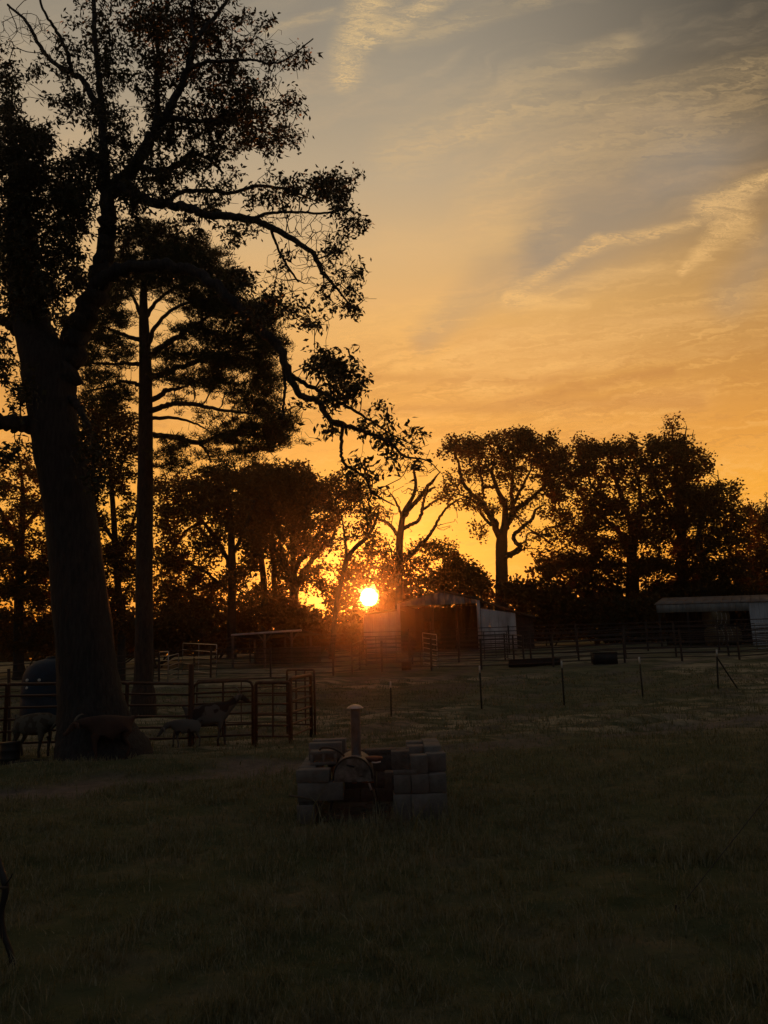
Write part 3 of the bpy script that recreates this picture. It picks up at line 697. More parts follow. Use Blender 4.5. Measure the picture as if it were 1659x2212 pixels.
pine_blobs = [(330, 540, 70, 44, 90), (400, 560, 80, 50, 120), (270, 590, 50, 50, 60), (350, 610, 90, 34, 90), (450, 600, 60, 44, 90), (500, 660, 50, 34, 70), (300, 500, 30, 14, 14),
  (560, 690, 50, 34, 60), (580, 740, 46, 24, 46), (430, 660, 60, 22, 46), (230, 650, 40, 24, 34), (200, 690, 30, 20, 20), (255, 690, 40, 10, 22), (225, 730, 44, 12, 30), (190, 770, 34, 14, 22), (250, 770, 44, 9, 20),
  (420, 715, 56, 12, 40), (500, 735, 60, 18, 50), (380, 770, 56, 12, 30), (460, 780, 60, 13, 46), (540, 790, 56, 18, 50), (580, 830, 34, 26, 34), (420, 820, 60, 9, 26), (470, 830, 40, 12, 26), (350, 810, 30, 12, 14),
  (520, 850, 34, 12, 14), (560, 880, 46, 14, 30), (610, 915, 34, 12, 28), (540, 920, 50, 14, 36), (490, 945, 44, 12, 30), (590, 950, 44, 12, 30), (540, 975, 44, 10, 22), (390, 955, 34, 8, 12), (360, 975, 30, 12, 12), (460, 990, 34, 10, 12), (400, 1005, 60, 10, 16),
  (190, 820, 24, 20, 16), (240, 815, 26, 8, 10), (240, 865, 44, 14, 22), (270, 850, 26, 8, 10), (200, 860, 22, 14, 10), (380, 870, 30, 6, 6), (440, 900, 26, 8, 5)]
pine_blobs = [(x, y, rx * 1.06, ry * (1.45 if ry < 24 else 1.12), n) for x, y, rx, ry, n in pine_blobs]
make_tree('pine_tree', 'tall straight pine with flat tiers of needles, right of the big oak trunk', 'tree', 26, pine_limbs, pine_blobs, 1.5, 5,
          dict(mode='needle', per=27, L=.20, W=.030), M['bark_pine'], M['needle'], .3, .006, trunk_k=16, path_w=.3, dens=3.0, clump=(5, 14.0), extra_bare=[(400, 640, 160, 90, 90), (480, 800, 130, 60, 90), (480, 930, 120, 50, 60), (240, 780, 70, 80, 50)])

# --- treeline
def FL(per=9, spread=.34, L=.36, W=.24, droop=.2, twig=.3): return dict(mode='leaf', per=int(per * 1.7), spread=spread * .92, L=L * .78, W=W * .76, droop=droop, twig=twig)
def z5(z, d=0): return [((1100 + a * .422) / 1.507, (1350 + b * .422) / 1.507, r, dd) for a, b, r, dd in z]
TG = 'trees of the far treeline'
# centre tree beside the sun, mostly bare limbs
make_tree('broadleaf_tree', 'thin forked tree with mostly bare crooked limbs, rising behind the barn left corner', 'tree', 62,
  [z5([(470, 1560, 9, 0), (472, 1400, 8, 0), (474, 1250, 8, 0), (474, 1100, 8, 0), (476, 980, 8, 0), (488, 880, 7, 0), (498, 800, 6, 0), (515, 740, 5, 0), (545, 690, 4.5, 0), (580, 630, 4, 0), (600, 560, 3.5, 0), (598, 500, 3.4, 0), (585, 430, 2.5, 0), (580, 380, 1.5, 0)]),
   z5([(476, 960, 5, 0), (440, 900, 4, .5), (400, 850, 4, 1), (360, 820, 3.5, 1.5), (315, 805, 3, 2), (315, 740, 2, 2)]),
   z5([(500, 810, 4, 0), (480, 740, 3, -.6), (455, 690, 2.5, -1), (430, 640, 2, -1.4), (400, 600, 1.2, -1.6)]),
   z5([(500, 800, 5.5, 0), (555, 725, 5, -.5), (600, 680, 5, -.8), (650, 610, 4.5, -1), (690, 560, 4, -1.2), (725, 520, 3.5, -1.4), (755, 480, 2, -1.6), (790, 440, 1.2, -1.6)]),
   z5([(505, 880, 4.5, 0), (560, 850, 4, .8), (610, 825, 4, 1.2), (640, 780, 3.6, 1.5), (652, 720, 3.4, 1.6), (665, 650, 3, 1.7), (690, 600, 2.6, 1.8), (750, 555, 2, 2)]),
   z5([(655, 735, 3, 1.6), (700, 700, 2.8, 1.9), (750, 665, 2.4, 2.2), (810, 640, 1.5, 2.6)]),
   z5([(480, 1140, 6, 0), (540, 1100, 5, .4), (590, 1060, 5, .8), (640, 1000, 4.6, 1.2), (690, 950, 4, 1.5), (740, 880, 3.4, 2), (770, 820, 3, 2.3), (820, 740, 2.6, 2.6), (860, 700, 2.4, 2.9), (930, 655, 1.6, 3.2), (960, 640, 1, 3.2)]),
   z5([(845, 715, 2, 2.8), (855, 660, 1.8, 2.8), (890, 620, 1.2, 2.8)]),
   z5([(620, 660, 3, -.8), (680, 600, 3, -.8), (740, 560, 2, -.8)])],
  [(*z5([(330, 1020, 0, 0)])[0][:2], 34, 24, 14), (940, 1180, 44, 24, 70, 2), (900, 1210, 50, 26, 70, 1), (960, 1200, 30, 24, 36, 2), (862, 1240, 60, 26, 44), (830, 1190, 30, 30, 16), (812, 1110, 22, 20, 12, 1.5), (905, 1060, 8, 10, 5, -1)],
  2.0, 21, FL(7, .30, .30, .20), M['bark_far'], M['leaf_far'], .7, .014, group=TG,
  extra_bare=[(905, 1060, 50, 30, 26, -1), (850, 1110, 40, 40, 26, 0), (960, 1130, 40, 24, 12, 2), (880, 1170, 40, 26, 20)], clip_sun=27)
# domed tree right of centre
make_tree('broadleaf_tree', 'domed tree with fanned black limbs standing above the right half of the barn', 'tree', 64,
  [z5([(1265, 1600, 17, 0), (1264, 1450, 15, 0), (1263, 1250, 13.5, 0), (1262, 1100, 13, 0), (1262, 1000, 13, 0), (1268, 930, 11, 0), (1285, 860, 8, 0), (1290, 760, 7, 0), (1285, 680, 6, 0), (1240, 600, 5, 0), (1210, 520, 4.4, 0), (1185, 450, 4, 0), (1150, 410, 3, 0), (1100, 380, 2, 0)]),
   z5([(1258, 980, 8, 0), (1225, 880, 7.5, -.5), (1185, 800, 7, -.8), (1140, 720, 6, -1.2), (1090, 660, 5, -1.5), (1020, 600, 4.5, -1.8), (965, 520, 4, -2), (940, 440, 3.4, -2.2), (930, 370, 2.6, -2.3), (900, 300, 2, -2.4)]),
   z5([(1140, 720, 4, -1.2), (1080, 690, 3, -1), (1000, 640, 2.6, -.8), (930, 610, 1.6, -.6)]),
   z5([(1215, 860, 4.5, -.5), (1160, 830, 3.6, .4), (1110, 770, 3, 1), (1080, 700, 2, 1.4)]),
   z5([(1275, 900, 8, 0), (1310, 830, 7, .4), (1350, 760, 6.5, .7), (1400, 710, 5.6, 1), (1460, 670, 5, 1.3), (1530, 610, 4, 1.6), (1600, 540, 3, 1.9), (1640, 470, 2, 2)]),
   z5([(1345, 770, 5, .7), (1350, 680, 5, .4), (1340, 590, 4.5, .2), (1345, 480, 4, 0), (1340, 400, 3, -.2), (1300, 320, 2, -.3)]),
   z5([(1350, 690, 4, .4), (1400, 600, 3.4, -.3), (1450, 500, 3, -.8), (1500, 400, 2, -1.2)]),
   z5([(1262, 1090, 7, 0), (1330, 1075, 6.5, -.6), (1385, 1045, 6, -1), (1405, 1015, 5.4, -1.2), (1375, 985, 4.5, -1.3), (1355, 945, 4.4, -1.4), (1385, 900, 4.4, -1.5), (1440, 855, 4, -1.7), (1500, 805, 3.6, -1.9), (1520, 740, 3, -2), (1580, 700, 2, -2)]),
   z5([(1210, 560, 3.4, 0), (1130, 560, 3, .4), (1120, 650, 0.8, .8)]),
   z5([(1120, 600, 3, -.9), (1110, 500, 3, -1), (1080, 420, 2.4, -1), (1000, 380, 1.4, -1)])],
  [(1030, 955, 70, 18, 70), (1090, 945, 60, 18, 80), (1150, 955, 60, 22, 90), (990, 975, 34, 20, 36, -1.5), (1060, 985, 80, 26, 70), (1130, 990, 70, 30, 90), (1190, 1000, 44, 40, 80, 1), (1100, 1030, 90, 26, 50), (1180, 1050, 60, 40, 70, 1),
   (1010, 1030, 50, 26, 26, -1), (975, 1055, 34, 26, 22, -1.5), (1000, 1085, 46, 26, 22), (1050, 1080, 46, 30, 22), (1110, 1090, 50, 30, 24), (1200, 1110, 40, 34, 40, 1), (1190, 1170, 34, 34, 22), (1040, 1150, 20, 22, 8), (1130, 1150, 40, 30, 14)],
  2.6, 22, FL(8, .30, .32, .23), M['bark_far'], M['leaf_far'], .7, .016, dens=1.35, group=TG, extra_bare=[(1010, 1080, 60, 50, 26), (1150, 1170, 50, 40, 22)])
# slender leaning tree left of the sun
z4 = lambda z: [((500 + a * .422) / 1.507, (1450 + b * .422) / 1.507, r, d) for a, b, r, d in z]
make_tree('broadleaf_tree', 'slender leaning tree with a forked curved trunk, just left of the sun', 'tree', 52,
  [z4([(1375, 1600, 6.5, 0), (1390, 1450, 6, 0), (1402, 1300, 5.5, 0), (1420, 1180, 5.5, 0), (1442, 1080, 5, 0), (1465, 980, 5, 0), (1492, 880, 5, 0), (1530, 820, 5, 0), (1575, 770, 5, 0), (1640, 715, 4.4, 0), (1690, 640, 3.5, 0), (1720, 560, 2.5, 0), (1740, 480, 1.5, 0)]),
   z4([(1490, 880, 4, 0), (1485, 780, 3.4, .4), (1472, 680, 3, .8), (1460, 600, 2, 1), (1440, 500, 1.2, 1.2)]),
   z4([(1640, 715, 3, 0), (1650, 600, 2.6, -.8), (1620, 480, 2, -1.2), (1600, 380, 1.2, -1.4)])],
  [(745, 1050, 44, 30, 90), (775, 1075, 34, 34, 60), (735, 1090, 40, 34, 60), (790, 1110, 26, 34, 34), (700, 1110, 24, 34, 20), (800, 1150, 26, 26, 20), (760, 1150, 34, 20, 16), (705, 1180, 30, 30, 18), (790, 1200, 44, 22, 26), (770, 1240, 34, 16, 20), (825, 1240, 24, 26, 16), (690, 1230, 20, 20, 10)],
  1.8, 23, FL(7, .24, .26, .18), M['bark_far'], M['leaf_far'], .6, .012, dens=1.2, group=TG, extra_bare=[(790, 1080, 50, 40, 20)], clip_sun=27)
# multi stem tree
make_tree('broadleaf_tree', 'wide dense tree whose fanned stems rise behind the small lean-to roof', 'tree', 66,
  [z4([(1085, 1500, 13, 0), (1085, 1350, 12, 0), (1082, 1180, 10, 0), (1080, 1050, 9, 0), (1078, 960, 7, 0), (1075, 820, 6, 0), (1070, 640, 5, 0), (1060, 500, 4, 0), (1050, 350, 3, 0)]),
   z4([(1085, 980, 7, 0), (1120, 900, 6.4, -.4), (1165, 845, 6, -.7), (1215, 770, 5.4, -1), (1260, 700, 5, -1.2), (1320, 660, 4, -1.5), (1375, 640, 3, -1.7), (1330, 540, 1.5, -2)]),
   z4([(1095, 1110, 8, 0), (1140, 1020, 7, .6), (1190, 930, 6, 1), (1250, 850, 5.6, 1.3), (1310, 790, 5, 1.6), (1380, 710, 3.6, 2), (1400, 600, 2.4, 2.2), (1340, 480, 1.6, 2.2)]),
   z4([(1080, 1060, 7, 0), (1010, 920, 6, -.6), (985, 800, 5, -1), (960, 640, 4, -1.4), (900, 480, 3, -1.8)]),
   z4([(1075, 860, 5, 0), (1150, 560, 4, -.8), (1200, 420, 3, -1.2), (1260, 340, 2, -1.5)]),
   z4([(1010, 920, 4, -.6), (900, 760, 4, .2), (820, 620, 3, .8), (760, 480, 2, 1.2)])],
  [(600, 1020, 70, 22, 120), (655, 1045, 60, 26, 110), (560, 1045, 60, 30, 100), (620, 1080, 90, 34, 160), (690, 1070, 40, 28, 50), (690, 1120, 50, 26, 40), (590, 1130, 90, 40, 130), (540, 1100, 50, 50, 80), (650, 1170, 50, 34, 36), (580, 1190, 60, 34, 50), (690, 1170, 40, 34, 26), (610, 1240, 44, 30, 26), (660, 1250, 40, 26, 22), (700, 1270, 26, 26, 16)],
  3.2, 24, FL(9, .34, .36, .26), M['bark_far'], M['leaf_far'], .8, .016, dens=1.7, group=TG)
make_tree('broadleaf_tree', 'dark leafy tree with a straight trunk between the pine and the small lean-to', 'tree', 60,
  [[(500, 1415, 11, 0), (500, 1330, 9.5, 0), (501, 1250, 9, 0), (500, 1180, 8, 0), (496, 1100, 6, 0), (490, 1040, 4, 0), (486, 1010, 2, 0)],
   [(500, 1230, 5, 0), (470, 1170, 4.5, .5), (430, 1120, 4, 1), (390, 1080, 2.6, 1.4)], [(500, 1200, 5, 0), (530, 1140, 4, -.6), (550, 1080, 3, -1)], [(499, 1280, 4, 0), (450, 1240, 3.4, -.6), (410, 1220, 2.6, -1), (380, 1230, 1.6, -1.3)],
   [(345, 1240, 1.5, .6), (400, 1150, 3, 1.2), (440, 1130, 3, 1.1)]],
  [(480, 1035, 60, 28, 90), (430, 1060, 60, 30, 80), (380, 1050, 50, 26, 50), (480, 1090, 70, 34, 110), (400, 1110, 60, 30, 70), (500, 1140, 60, 30, 60), (440, 1160, 50, 26, 44), (370, 1150, 34, 34, 34), (540, 1170, 40, 34, 36), (460, 1205, 40, 20, 20), (380, 1200, 30, 26, 22), (520, 1240, 40, 22, 20), (360, 1270, 30, 26, 20), (460, 1290, 30, 26, 14), (540, 1290, 30, 30, 18), (430, 1320, 40, 20, 14), (385, 1230, 44, 30, 34), (430, 1255, 50, 30, 40), (350, 1190, 40, 40, 40), (480, 1260, 40, 30, 30), (400, 1300, 50, 30, 40), (345, 1090, 30, 40, 30)],
  2.8, 25, FL(8, .30, .34, .24), M['bark_far'], M['leaf_far'], .75, .015, dens=1.7, group=TG)
make_tree('broadleaf_tree', 'dark tree with a pair of close trunks, left of the fanned stems', 'tree', 70,
  [[(573, 1412, 10, 0), (572, 1330, 8, 0), (570, 1260, 7, 0), (562, 1190, 6, 0), (556, 1130, 5, 0), (552, 1080, 3, 0), (550, 1040, 2, 0)], [(573, 1380, 7, 0), (590, 1320, 6, .3), (592, 1250, 5.6, .4), (588, 1190, 5, .5), (590, 1130, 3.6, .6), (600, 1080, 2, .7)]],
  [(550, 1080, 60, 40, 70), (600, 1090, 60, 40, 60), (560, 1160, 50, 40, 50), (610, 1200, 40, 30, 24), (535, 1220, 30, 30, 18), (600, 1290, 30, 20, 14)], 2.6, 26, FL(8, .32, .36, .25), M['bark_far'], M['leaf_far'], .8, .016, dens=1.8, group=TG)
# left group behind the oak trunk
make_tree('broadleaf_tree', 'leafy tree filling the gap between the oak trunk and the pine trunk', 'tree', 40,
  [[(262, 1440, 9, 0), (262, 1360, 8, 0), (256, 1280, 7.4, 0), (250, 1200, 7, 0), (246, 1120, 6, 0), (240, 1040, 5, 0), (236, 980, 3, 0), (232, 910, 2, 0)],
   [(250, 1210, 5, 0), (280, 1150, 4, .5), (300, 1090, 3, .8), (330, 1040, 2, 1)], [(248, 1170, 4.6, 0), (210, 1110, 4, -.4), (195, 1040, 3, -.6), (185, 960, 2, -.8)], [(240, 1060, 3, 0), (270, 990, 2.4, .4), (285, 930, 1.4, .6)]],
  [(225, 880, 44, 18, 50), (250, 910, 60, 24, 90), (205, 930, 44, 34, 80), (270, 960, 44, 34, 90), (215, 1000, 50, 34, 70), (260, 1030, 44, 30, 60), (200, 1060, 30, 34, 30), (270, 1090, 40, 30, 36), (215, 1130, 34, 34, 34), (285, 1150, 34, 34, 36), (240, 1190, 50, 26, 90), (280, 1230, 34, 34, 60), (215, 1240, 30, 34, 40), (250, 1290, 50, 34, 70), (265, 1350, 44, 30, 70), (180, 880, 26, 20, 20)],
  1.8, 27, FL(8, .20, .22, .14), M['bark_far'], M['leaf_far'], .5, .010, dens=1.4, group=TG)
make_tree('broadleaf_tree', 'loose leafy tree at the left edge, left of the oak trunk', 'tree', 44,
  [[(40, 1440, 11, 0), (40, 1340, 10, 0), (42, 1250, 9, 0), (46, 1160, 7, 0), (50, 1090, 5, 0), (46, 1020, 3, 0), (40, 980, 2, 0)], [(44, 1200, 6, 0), (10, 1120, 4.4, .6), (-30, 1060, 3, 1)], [(46, 1150, 5, 0), (80, 1100, 4, -.6), (100, 1050, 2.4, -1)], [(42, 1260, 5, 0), (90, 1210, 4, .6), (120, 1170, 2, 1)]],
  [(30, 1010, 44, 24, 36), (80, 1040, 34, 30, 34), (10, 1060, 44, 34, 50), (60, 1090, 60, 34, 60), (110, 1100, 26, 40, 34), (-20, 1130, 60, 50, 70), (40, 1150, 60, 34, 60), (110, 1170, 34, 34, 50), (20, 1210, 60, 34, 140), (100, 1230, 50, 34, 120), (30, 1270, 60, 26, 110), (100, 1290, 44, 26, 80), (10, 1330, 44, 24, 50), (100, 1350, 44, 26, 60), (50, 1385, 60, 16, 40), (-60, 1280, 60, 80, 80)],
  2.2, 28, FL(8, .22, .26, .17), M['bark_far'], M['leaf_far'], .55, .011, dens=1.3, group=TG)
# right group
z6 = lambda z: [((1700 + a * .482) / 1.507, (1350 + b * .482) / 1.507, r, d) for a, b, r, d in z]
make_tree('broadleaf_tree', 'broad dark tree immediately right of the domed tree, with a lumpy top', 'tree', 68,
  [z6([(745, 1200, 15, 0), (745, 1080, 13, 0), (742, 960, 11, 0), (745, 860, 9, 0), (735, 740, 7, 0), (700, 640, 6, 0), (660, 520, 5, 0), (620, 400, 3.5, 0), (600, 280, 2.4, 0), (620, 200, 1.5, 0)]),
   z6([(744, 900, 7, 0), (680, 820, 6, .6), (600, 740, 5, 1.2), (480, 640, 4, 1.8), (380, 520, 3, 2.2), (320, 400, 2, 2.4)]), z6([(745, 850, 6, 0), (780, 740, 5, -.8), (800, 600, 4, -1.2), (780, 450, 3, -1.4), (740, 320, 2, -1.5)]),
   z6([(680, 620, 4, 0), (560, 560, 3.4, -.8), (460, 460, 2.6, -1.2), (440, 320, 1.6, -1.5)])],
  [(1240, 975, 40, 22, 60), (1290, 975, 44, 22, 60), (1340, 965, 34, 24, 50), (1365, 985, 24, 26, 40), (1230, 1020, 44, 34, 60), (1290, 1020, 60, 30, 70), (1350, 1030, 44, 30, 54), (1250, 1070, 60, 30, 60), (1320, 1070, 60, 30, 70), (1280, 1120, 70, 30, 110), (1350, 1110, 44, 34, 60), (1250, 1160, 60, 30, 90), (1330, 1170, 60, 30, 90), (1380, 1130, 26, 34, 30), (1270, 1210, 70, 26, 130), (1350, 1230, 60, 26, 110), (1250, 1250, 70, 26, 120), (1320, 1290, 80, 26, 150), (1210, 1210, 44, 30, 60)],
  3.2, 31, FL(9, .34, .36, .26), M['bark_far'], M['leaf_far'], .8, .016, dens=1.15, group=TG)
make_tree('broadleaf_tree', 'tallest tree of the right group, with bare twigs sticking out of its top', 'tree', 66,
  [z6([(1080, 1200, 14, 0), (1080, 1080, 12, 0), (1078, 950, 11, 0), (1075, 800, 10, 0), (1070, 640, 8, 0), (1060, 500, 6, 0), (1040, 380, 4, 0), (1020, 260, 3, 0), (1015, 150, 2, 0), (1010, 70, 1.2, 0)]),
   z6([(1070, 620, 5, 0), (1090, 460, 4, .5), (1100, 320, 3, .8), (1095, 200, 2, 1), (1110, 80, 1, 1.1)]), z6([(1075, 760, 5, 0), (980, 620, 4, -.8), (900, 480, 3, -1.3), (860, 340, 2, -1.5)]), z6([(1076, 800, 5, 0), (1180, 640, 4, .8), (1260, 540, 3, 1.2), (1330, 460, 1.6, 1.5)]),
   z6([(1060, 500, 3, 0), (980, 400, 2.4, -.8), (940, 300, 1.4, -1)])],
  [(1415, 970, 30, 20, 40), (1450, 965, 34, 22, 60), (1480, 975, 30, 22, 54), (1410, 1010, 34, 26, 50), (1460, 1010, 60, 26, 90), (1505, 1010, 24, 30, 44), (1400, 1060, 34, 30, 50), (1450, 1060, 50, 30, 90), (1500, 1065, 40, 34, 90), (1410, 1110, 44, 30, 60), (1470, 1120, 60, 34, 130), (1520, 1090, 30, 44, 60), (1410, 1160, 50, 30, 80), (1480, 1180, 60, 34, 120), (1420, 1220, 60, 30, 110), (1500, 1240, 60, 30, 130), (1440, 1280, 80, 30, 180), (1445, 925, 14, 14, 6), (1463, 905, 10, 10, 3)],
  2.8, 32, FL(9, .33, .35, .25), M['bark_far'], M['leaf_far'], .8, .014, dens=1.15, group=TG, extra_bare=[(1490, 945, 18, 34, 26, 0, .8), (1450, 925, 24, 22, 16, 0, .8), (1525, 985, 14, 20, 6)])
make_tree('broadleaf_tree', 'sloping dark tree above the open shed roof, right of the tallest one', 'tree', 62,
  [z6([(1240, 1200, 10, 0), (1235, 1080, 8, 0), (1215, 980, 7, 0), (1190, 880, 6, 0), (1200, 760, 5, 0), (1250, 640, 4, 0), (1290, 540, 3, 0), (1330, 460, 1.5, 0)]),
   z6([(1215, 970, 5, 0), (1300, 860, 4, .8), (1380, 760, 3, 1.2), (1440, 660, 1.6, 1.5)])],
  [(1545, 1060, 30, 20, 36), (1575, 1065, 26, 20, 26), (1560, 1100, 44, 26, 70), (1530, 1130, 40, 34, 70), (1585, 1130, 34, 30, 60), (1560, 1170, 60, 26, 70), (1600, 1175, 30, 26, 36), (1540, 1220, 44, 22, 50), (1590, 1230, 44, 26, 90), (1550, 1260, 60, 22, 110)],
  2.2, 33, FL(8, .30, .32, .23), M['bark_far'], M['leaf_far'], .7, .013, dens=1.3, group=TG, extra_bare=[(1590, 1050, 20, 24, 14), (1540, 1030, 20, 20, 8)])
make_tree('broadleaf_tree', 'low wispy tree at the right edge behind the open shed', 'tree', 70,
  [[(1672, 1400, 10, 0), (1672, 1300, 8, 0), (1668, 1220, 6, 0), (1660, 1150, 4, 0), (1655, 1090, 2, 0)], [(1668, 1230, 4, 0), (1640, 1170, 3, .5), (1620, 1120, 1.6, .8)], [(1668, 1220, 4, 0), (1700, 1150, 3, .5), (1710, 1090, 1.6, .8)]],
  [(1620, 1110, 24, 16, 22), (1645, 1130, 30, 24, 40), (1640, 1170, 40, 26, 60), (1660, 1110, 20, 30, 20), (1690, 1130, 44, 44, 60), (1630, 1210, 50, 26, 100), (1690, 1230, 60, 44, 130), (1640, 1260, 60, 26, 120)],
  2.4, 34, FL(8, .32, .34, .24), M['bark_far'], M['leaf_far'], .8, .014, dens=1.4, group=TG, extra_bare=[(1620, 1095, 30, 20, 14), (1655, 1080, 14, 20, 10)])

# --- understory bushes
BUSHD = 1.15
def bush(label, Y, cx, by, blobs, seed, per=9, spread=.32, L=.34, W=.24, depth=2.0, clip=0):
    g = np.random.default_rng(seed)
    p = at(cx, by, Y); gz = H(p[0], p[1])
    root = thing('bush', label, 'bush', (p[0], p[1], gz), 'bushes under the treeline')
    A = sample_blobs([(*q[:4], int(q[4] * BUSHD), *q[5:]) for q in blobs], Y, depth, g); b = MB()
    stems = []
    for k in range(5):
        q = A[g.integers(len(A))]
        b0 = np.array([p[0] + g.normal(0, .3), p[1] + g.normal(0, .3), gz - .1])
        stems.append([(b0, .06), ((b0 * .6 + q * .4) + g.normal(0, .15, 3), .045), (q, .02)])
    for s in stems: b.tube([q for q, r in s], [r for q, r in s], 6)
    sub = A[g.random(len(A)) < .5]
    PP, par, R, n0, idx = grow(stems, sub, g, .8, .012); V, Q = twig_mesh(PP, par, R, idx, 3); b.add(V, Q)
    so_ = b.build('stems', M['bark_far'], root); so_['kind'] = 'stuff'
    V, Q = leaf_cards(A, per, spread, L, W, g, .1, clip); f = MB(); f.add(V, Q)
    fo = f.build('foliage', M['leaf_far'], root); fo['kind'] = 'stuff'
bush('solid dark bush behind the small lean-to roof', 60, 630, 1395, [(620, 1330, 60, 34, 230), (660, 1350, 44, 34, 150), (640, 1385, 70, 26, 150)], 41)
bush('dark bush directly behind the barn peak', 66, 1000, 1400, [(1000, 1240, 44, 26, 150), (1030, 1260, 34, 26, 90), (960, 1260, 40, 20, 60), (1000, 1290, 60, 24, 90), (985, 1215, 24, 16, 40)], 42)
bush('airy bush left of the barn, in front of the sun', 68, 780, 1400, [(760, 1300, 44, 40, 60), (830, 1290, 40, 34, 60), (800, 1345, 60, 30, 80), (745, 1350, 40, 34, 60), (850, 1260, 30, 22, 34), (725, 1290, 24, 34, 26), (780, 1260, 60, 40, 90), (820, 1320, 50, 30, 50), (760, 1220, 50, 34, 50), (840, 1220, 40, 34, 44)], 43, clip=27)
bush('wide bush between the slender tree and the barn back corner', 72, 900, 1400, [(890, 1270, 44, 30, 80), (930, 1250, 34, 24, 50), (850, 1300, 40, 30, 60), (920, 1300, 60, 26, 80)], 44, clip=27)
bush('dense bush filling the gap right of the barn wing', 60, 1190, 1400, [(1130, 1280, 44, 30, 90), (1190, 1290, 60, 40, 200), (1240, 1330, 60, 44, 250), (1150, 1340, 60, 34, 120), (1100, 1270, 24, 20, 30), (1180, 1230, 34, 24, 50)], 45)
bush('black bush left of the open shed opening', 58, 1370, 1400, [(1330, 1330, 60, 44, 260), (1400, 1330, 50, 44, 230), (1370, 1370, 90, 26, 200)], 46)
bush('low bush row behind the open shed', 64, 1540, 1400, [(1480, 1310, 60, 40, 200), (1560, 1290, 60, 26, 130), (1620, 1290, 60, 30, 160), (1690, 1300, 50, 60, 160)], 47)
bush('ragged bush below the pine, between the two trunks', 50, 330, 1400, [(300, 1350, 50, 26, 60), (370, 1340, 44, 34, 80), (420, 1370, 50, 22, 70), (340, 1385, 60, 16, 70)], 48, L=.28, W=.2)
bush('ragged bush at the foot of the straight-trunked tree', 62, 470, 1405, [(460, 1350, 50, 30, 60), (530, 1340, 40, 34, 60), (480, 1385, 70, 18, 80)], 49)
bush('bush under the left edge trees', 50, 60, 1410, [(40, 1370, 60, 30, 110), (110, 1380, 50, 26, 80), (-20, 1350, 50, 60, 110)], 50, L=.28, W=.2)
bush('low scrub between the straight trunk and the slender tree', 72, 560, 1400, [(520, 1330, 60, 50, 120), (590, 1300, 50, 50, 90), (560, 1380, 90, 24, 140), (700, 1370, 50, 34, 110), (720, 1310, 24, 40, 34)], 51)
bush('scrub filling the gaps left of the pine foot', 56, 250, 1400, [(220, 1330, 50, 60, 160), (280, 1370, 60, 34, 120), (400, 1330, 60, 50, 140), (360, 1290, 40, 34, 60)], 52, L=.28, W=.2)
bush('scrub behind the left lean-to of the barn', 70, 830, 1400, [(800, 1370, 60, 34, 120), (870, 1330, 40, 34, 70), (830, 1310, 50, 20, 50)], 53, clip=27)
bush('dark low bush glimpsed through the back opening of the barn', 69, 930, 1400, [(905, 1360, 60, 30, 170), (960, 1350, 60, 34, 150)], 54)
def far_wood():
    g = np.random.default_rng(77); A = []
    for px in np.arange(-900, 2600, 8):
        side = min(1, abs(px - SUN_PX) / 260); hz_ = 1400 - math.tan(ROLL) * (px - 829.5)
        top = hz_ - 65 + 16 * math.sin(px * .011) + 14 * math.sin(px * .037 + 1) - 50 * side
        for k in range(18 if side > .6 else 11):
            A.append(at(px + g.normal(0, 8), top + (hz_ + 2 - top) * g.random() ** .7, 96 + g.random() * 18))
        for k in range(5): A.append(at(px + g.normal(0, 8), hz_ - 22 * g.random(), 90 + g.random() * 12))
    V, Q = leaf_cards(np.array(A), 5, .7, .8, .55, g, .1, 30)
    b = MB(); b.add(V, Q)
    o = b.build('distant_woods', M['leaf_far']); tag(o, 'distant wood seen low between the treeline trunks', 'woods', kind='stuff')
far_wood()

# ------------------------------------------------------------------ barn
def on_plane(px, py, P0, n):
    d = ray(px, py); o = np.array([0, 0, EYE]); t = np.dot(P0 - o, n) / np.dot(d, n); return o + t * d
def siding(root, a, b, zb, zt0, zt1, nrm, m_choice, wid=.9, name='wall_panel', g=None):
    """ribbed sheet panels butted side by side from ground point a to b"""
    a = np.asarray(a, float)[:2]; b = np.asarray(b, float)[:2]; L = np.linalg.norm(b - a); n = max(1, int(round(L / wid))); u = (b - a) / L
    nr = np.array([nrm[0], nrm[1]]); nr = nr / np.linalg.norm(nr)
    for i in range(n):
        s0, s1 = L * i / n + .006, L * (i + 1) / n - .006
        prof = []
        w = s1 - s0
        for k in range(4):
            c = s0 + w * (k + .5) / 4; r = w * .035
            prof += [(c - r * 2, 0), (c - r, .025), (c + r, .025), (c + r * 2, 0)]
        prof = [(s0, 0)] + prof + [(s1, 0)]
        dz = (g.random() - .5) * .03 if g is not None else 0
        V = []; 
        for (s, h) in prof:
            p = a + u * s + nr * h; zt = zt0 + (zt1 - zt0) * s / L
            zbb = zb(p[0], p[1]) if callable(zb) else zb
            V += [(p[0], p[1], zbb + dz), (p[0], p[1], zt)]
        np_ = len(prof)
        for (s, h) in prof:
            p = a + u * s + nr * (h - .012); zt = zt0 + (zt1 - zt0) * s / L
            zbb = zb(p[0], p[1]) if callable(zb) else zb
            V += [(p[0], p[1], zbb + dz), (p[0], p[1], zt)]
        Q = []
        for k in range(np_ - 1):
            Q.append((2 * k, 2 * k + 2, 2 * k + 3, 2 * k + 1)); o = 2 * np_
            Q.append((o + 2 * k + 1, o + 2 * k + 3, o + 2 * k + 2, o + 2 * k))
            Q.append((2 * k + 1, 2 * k + 3, o + 2 * k + 3, o + 2 * k + 1))
        mb = MB(); mb.add(V, Q); mb.build(name, m_choice(i), root)
gB = random.Random(5)
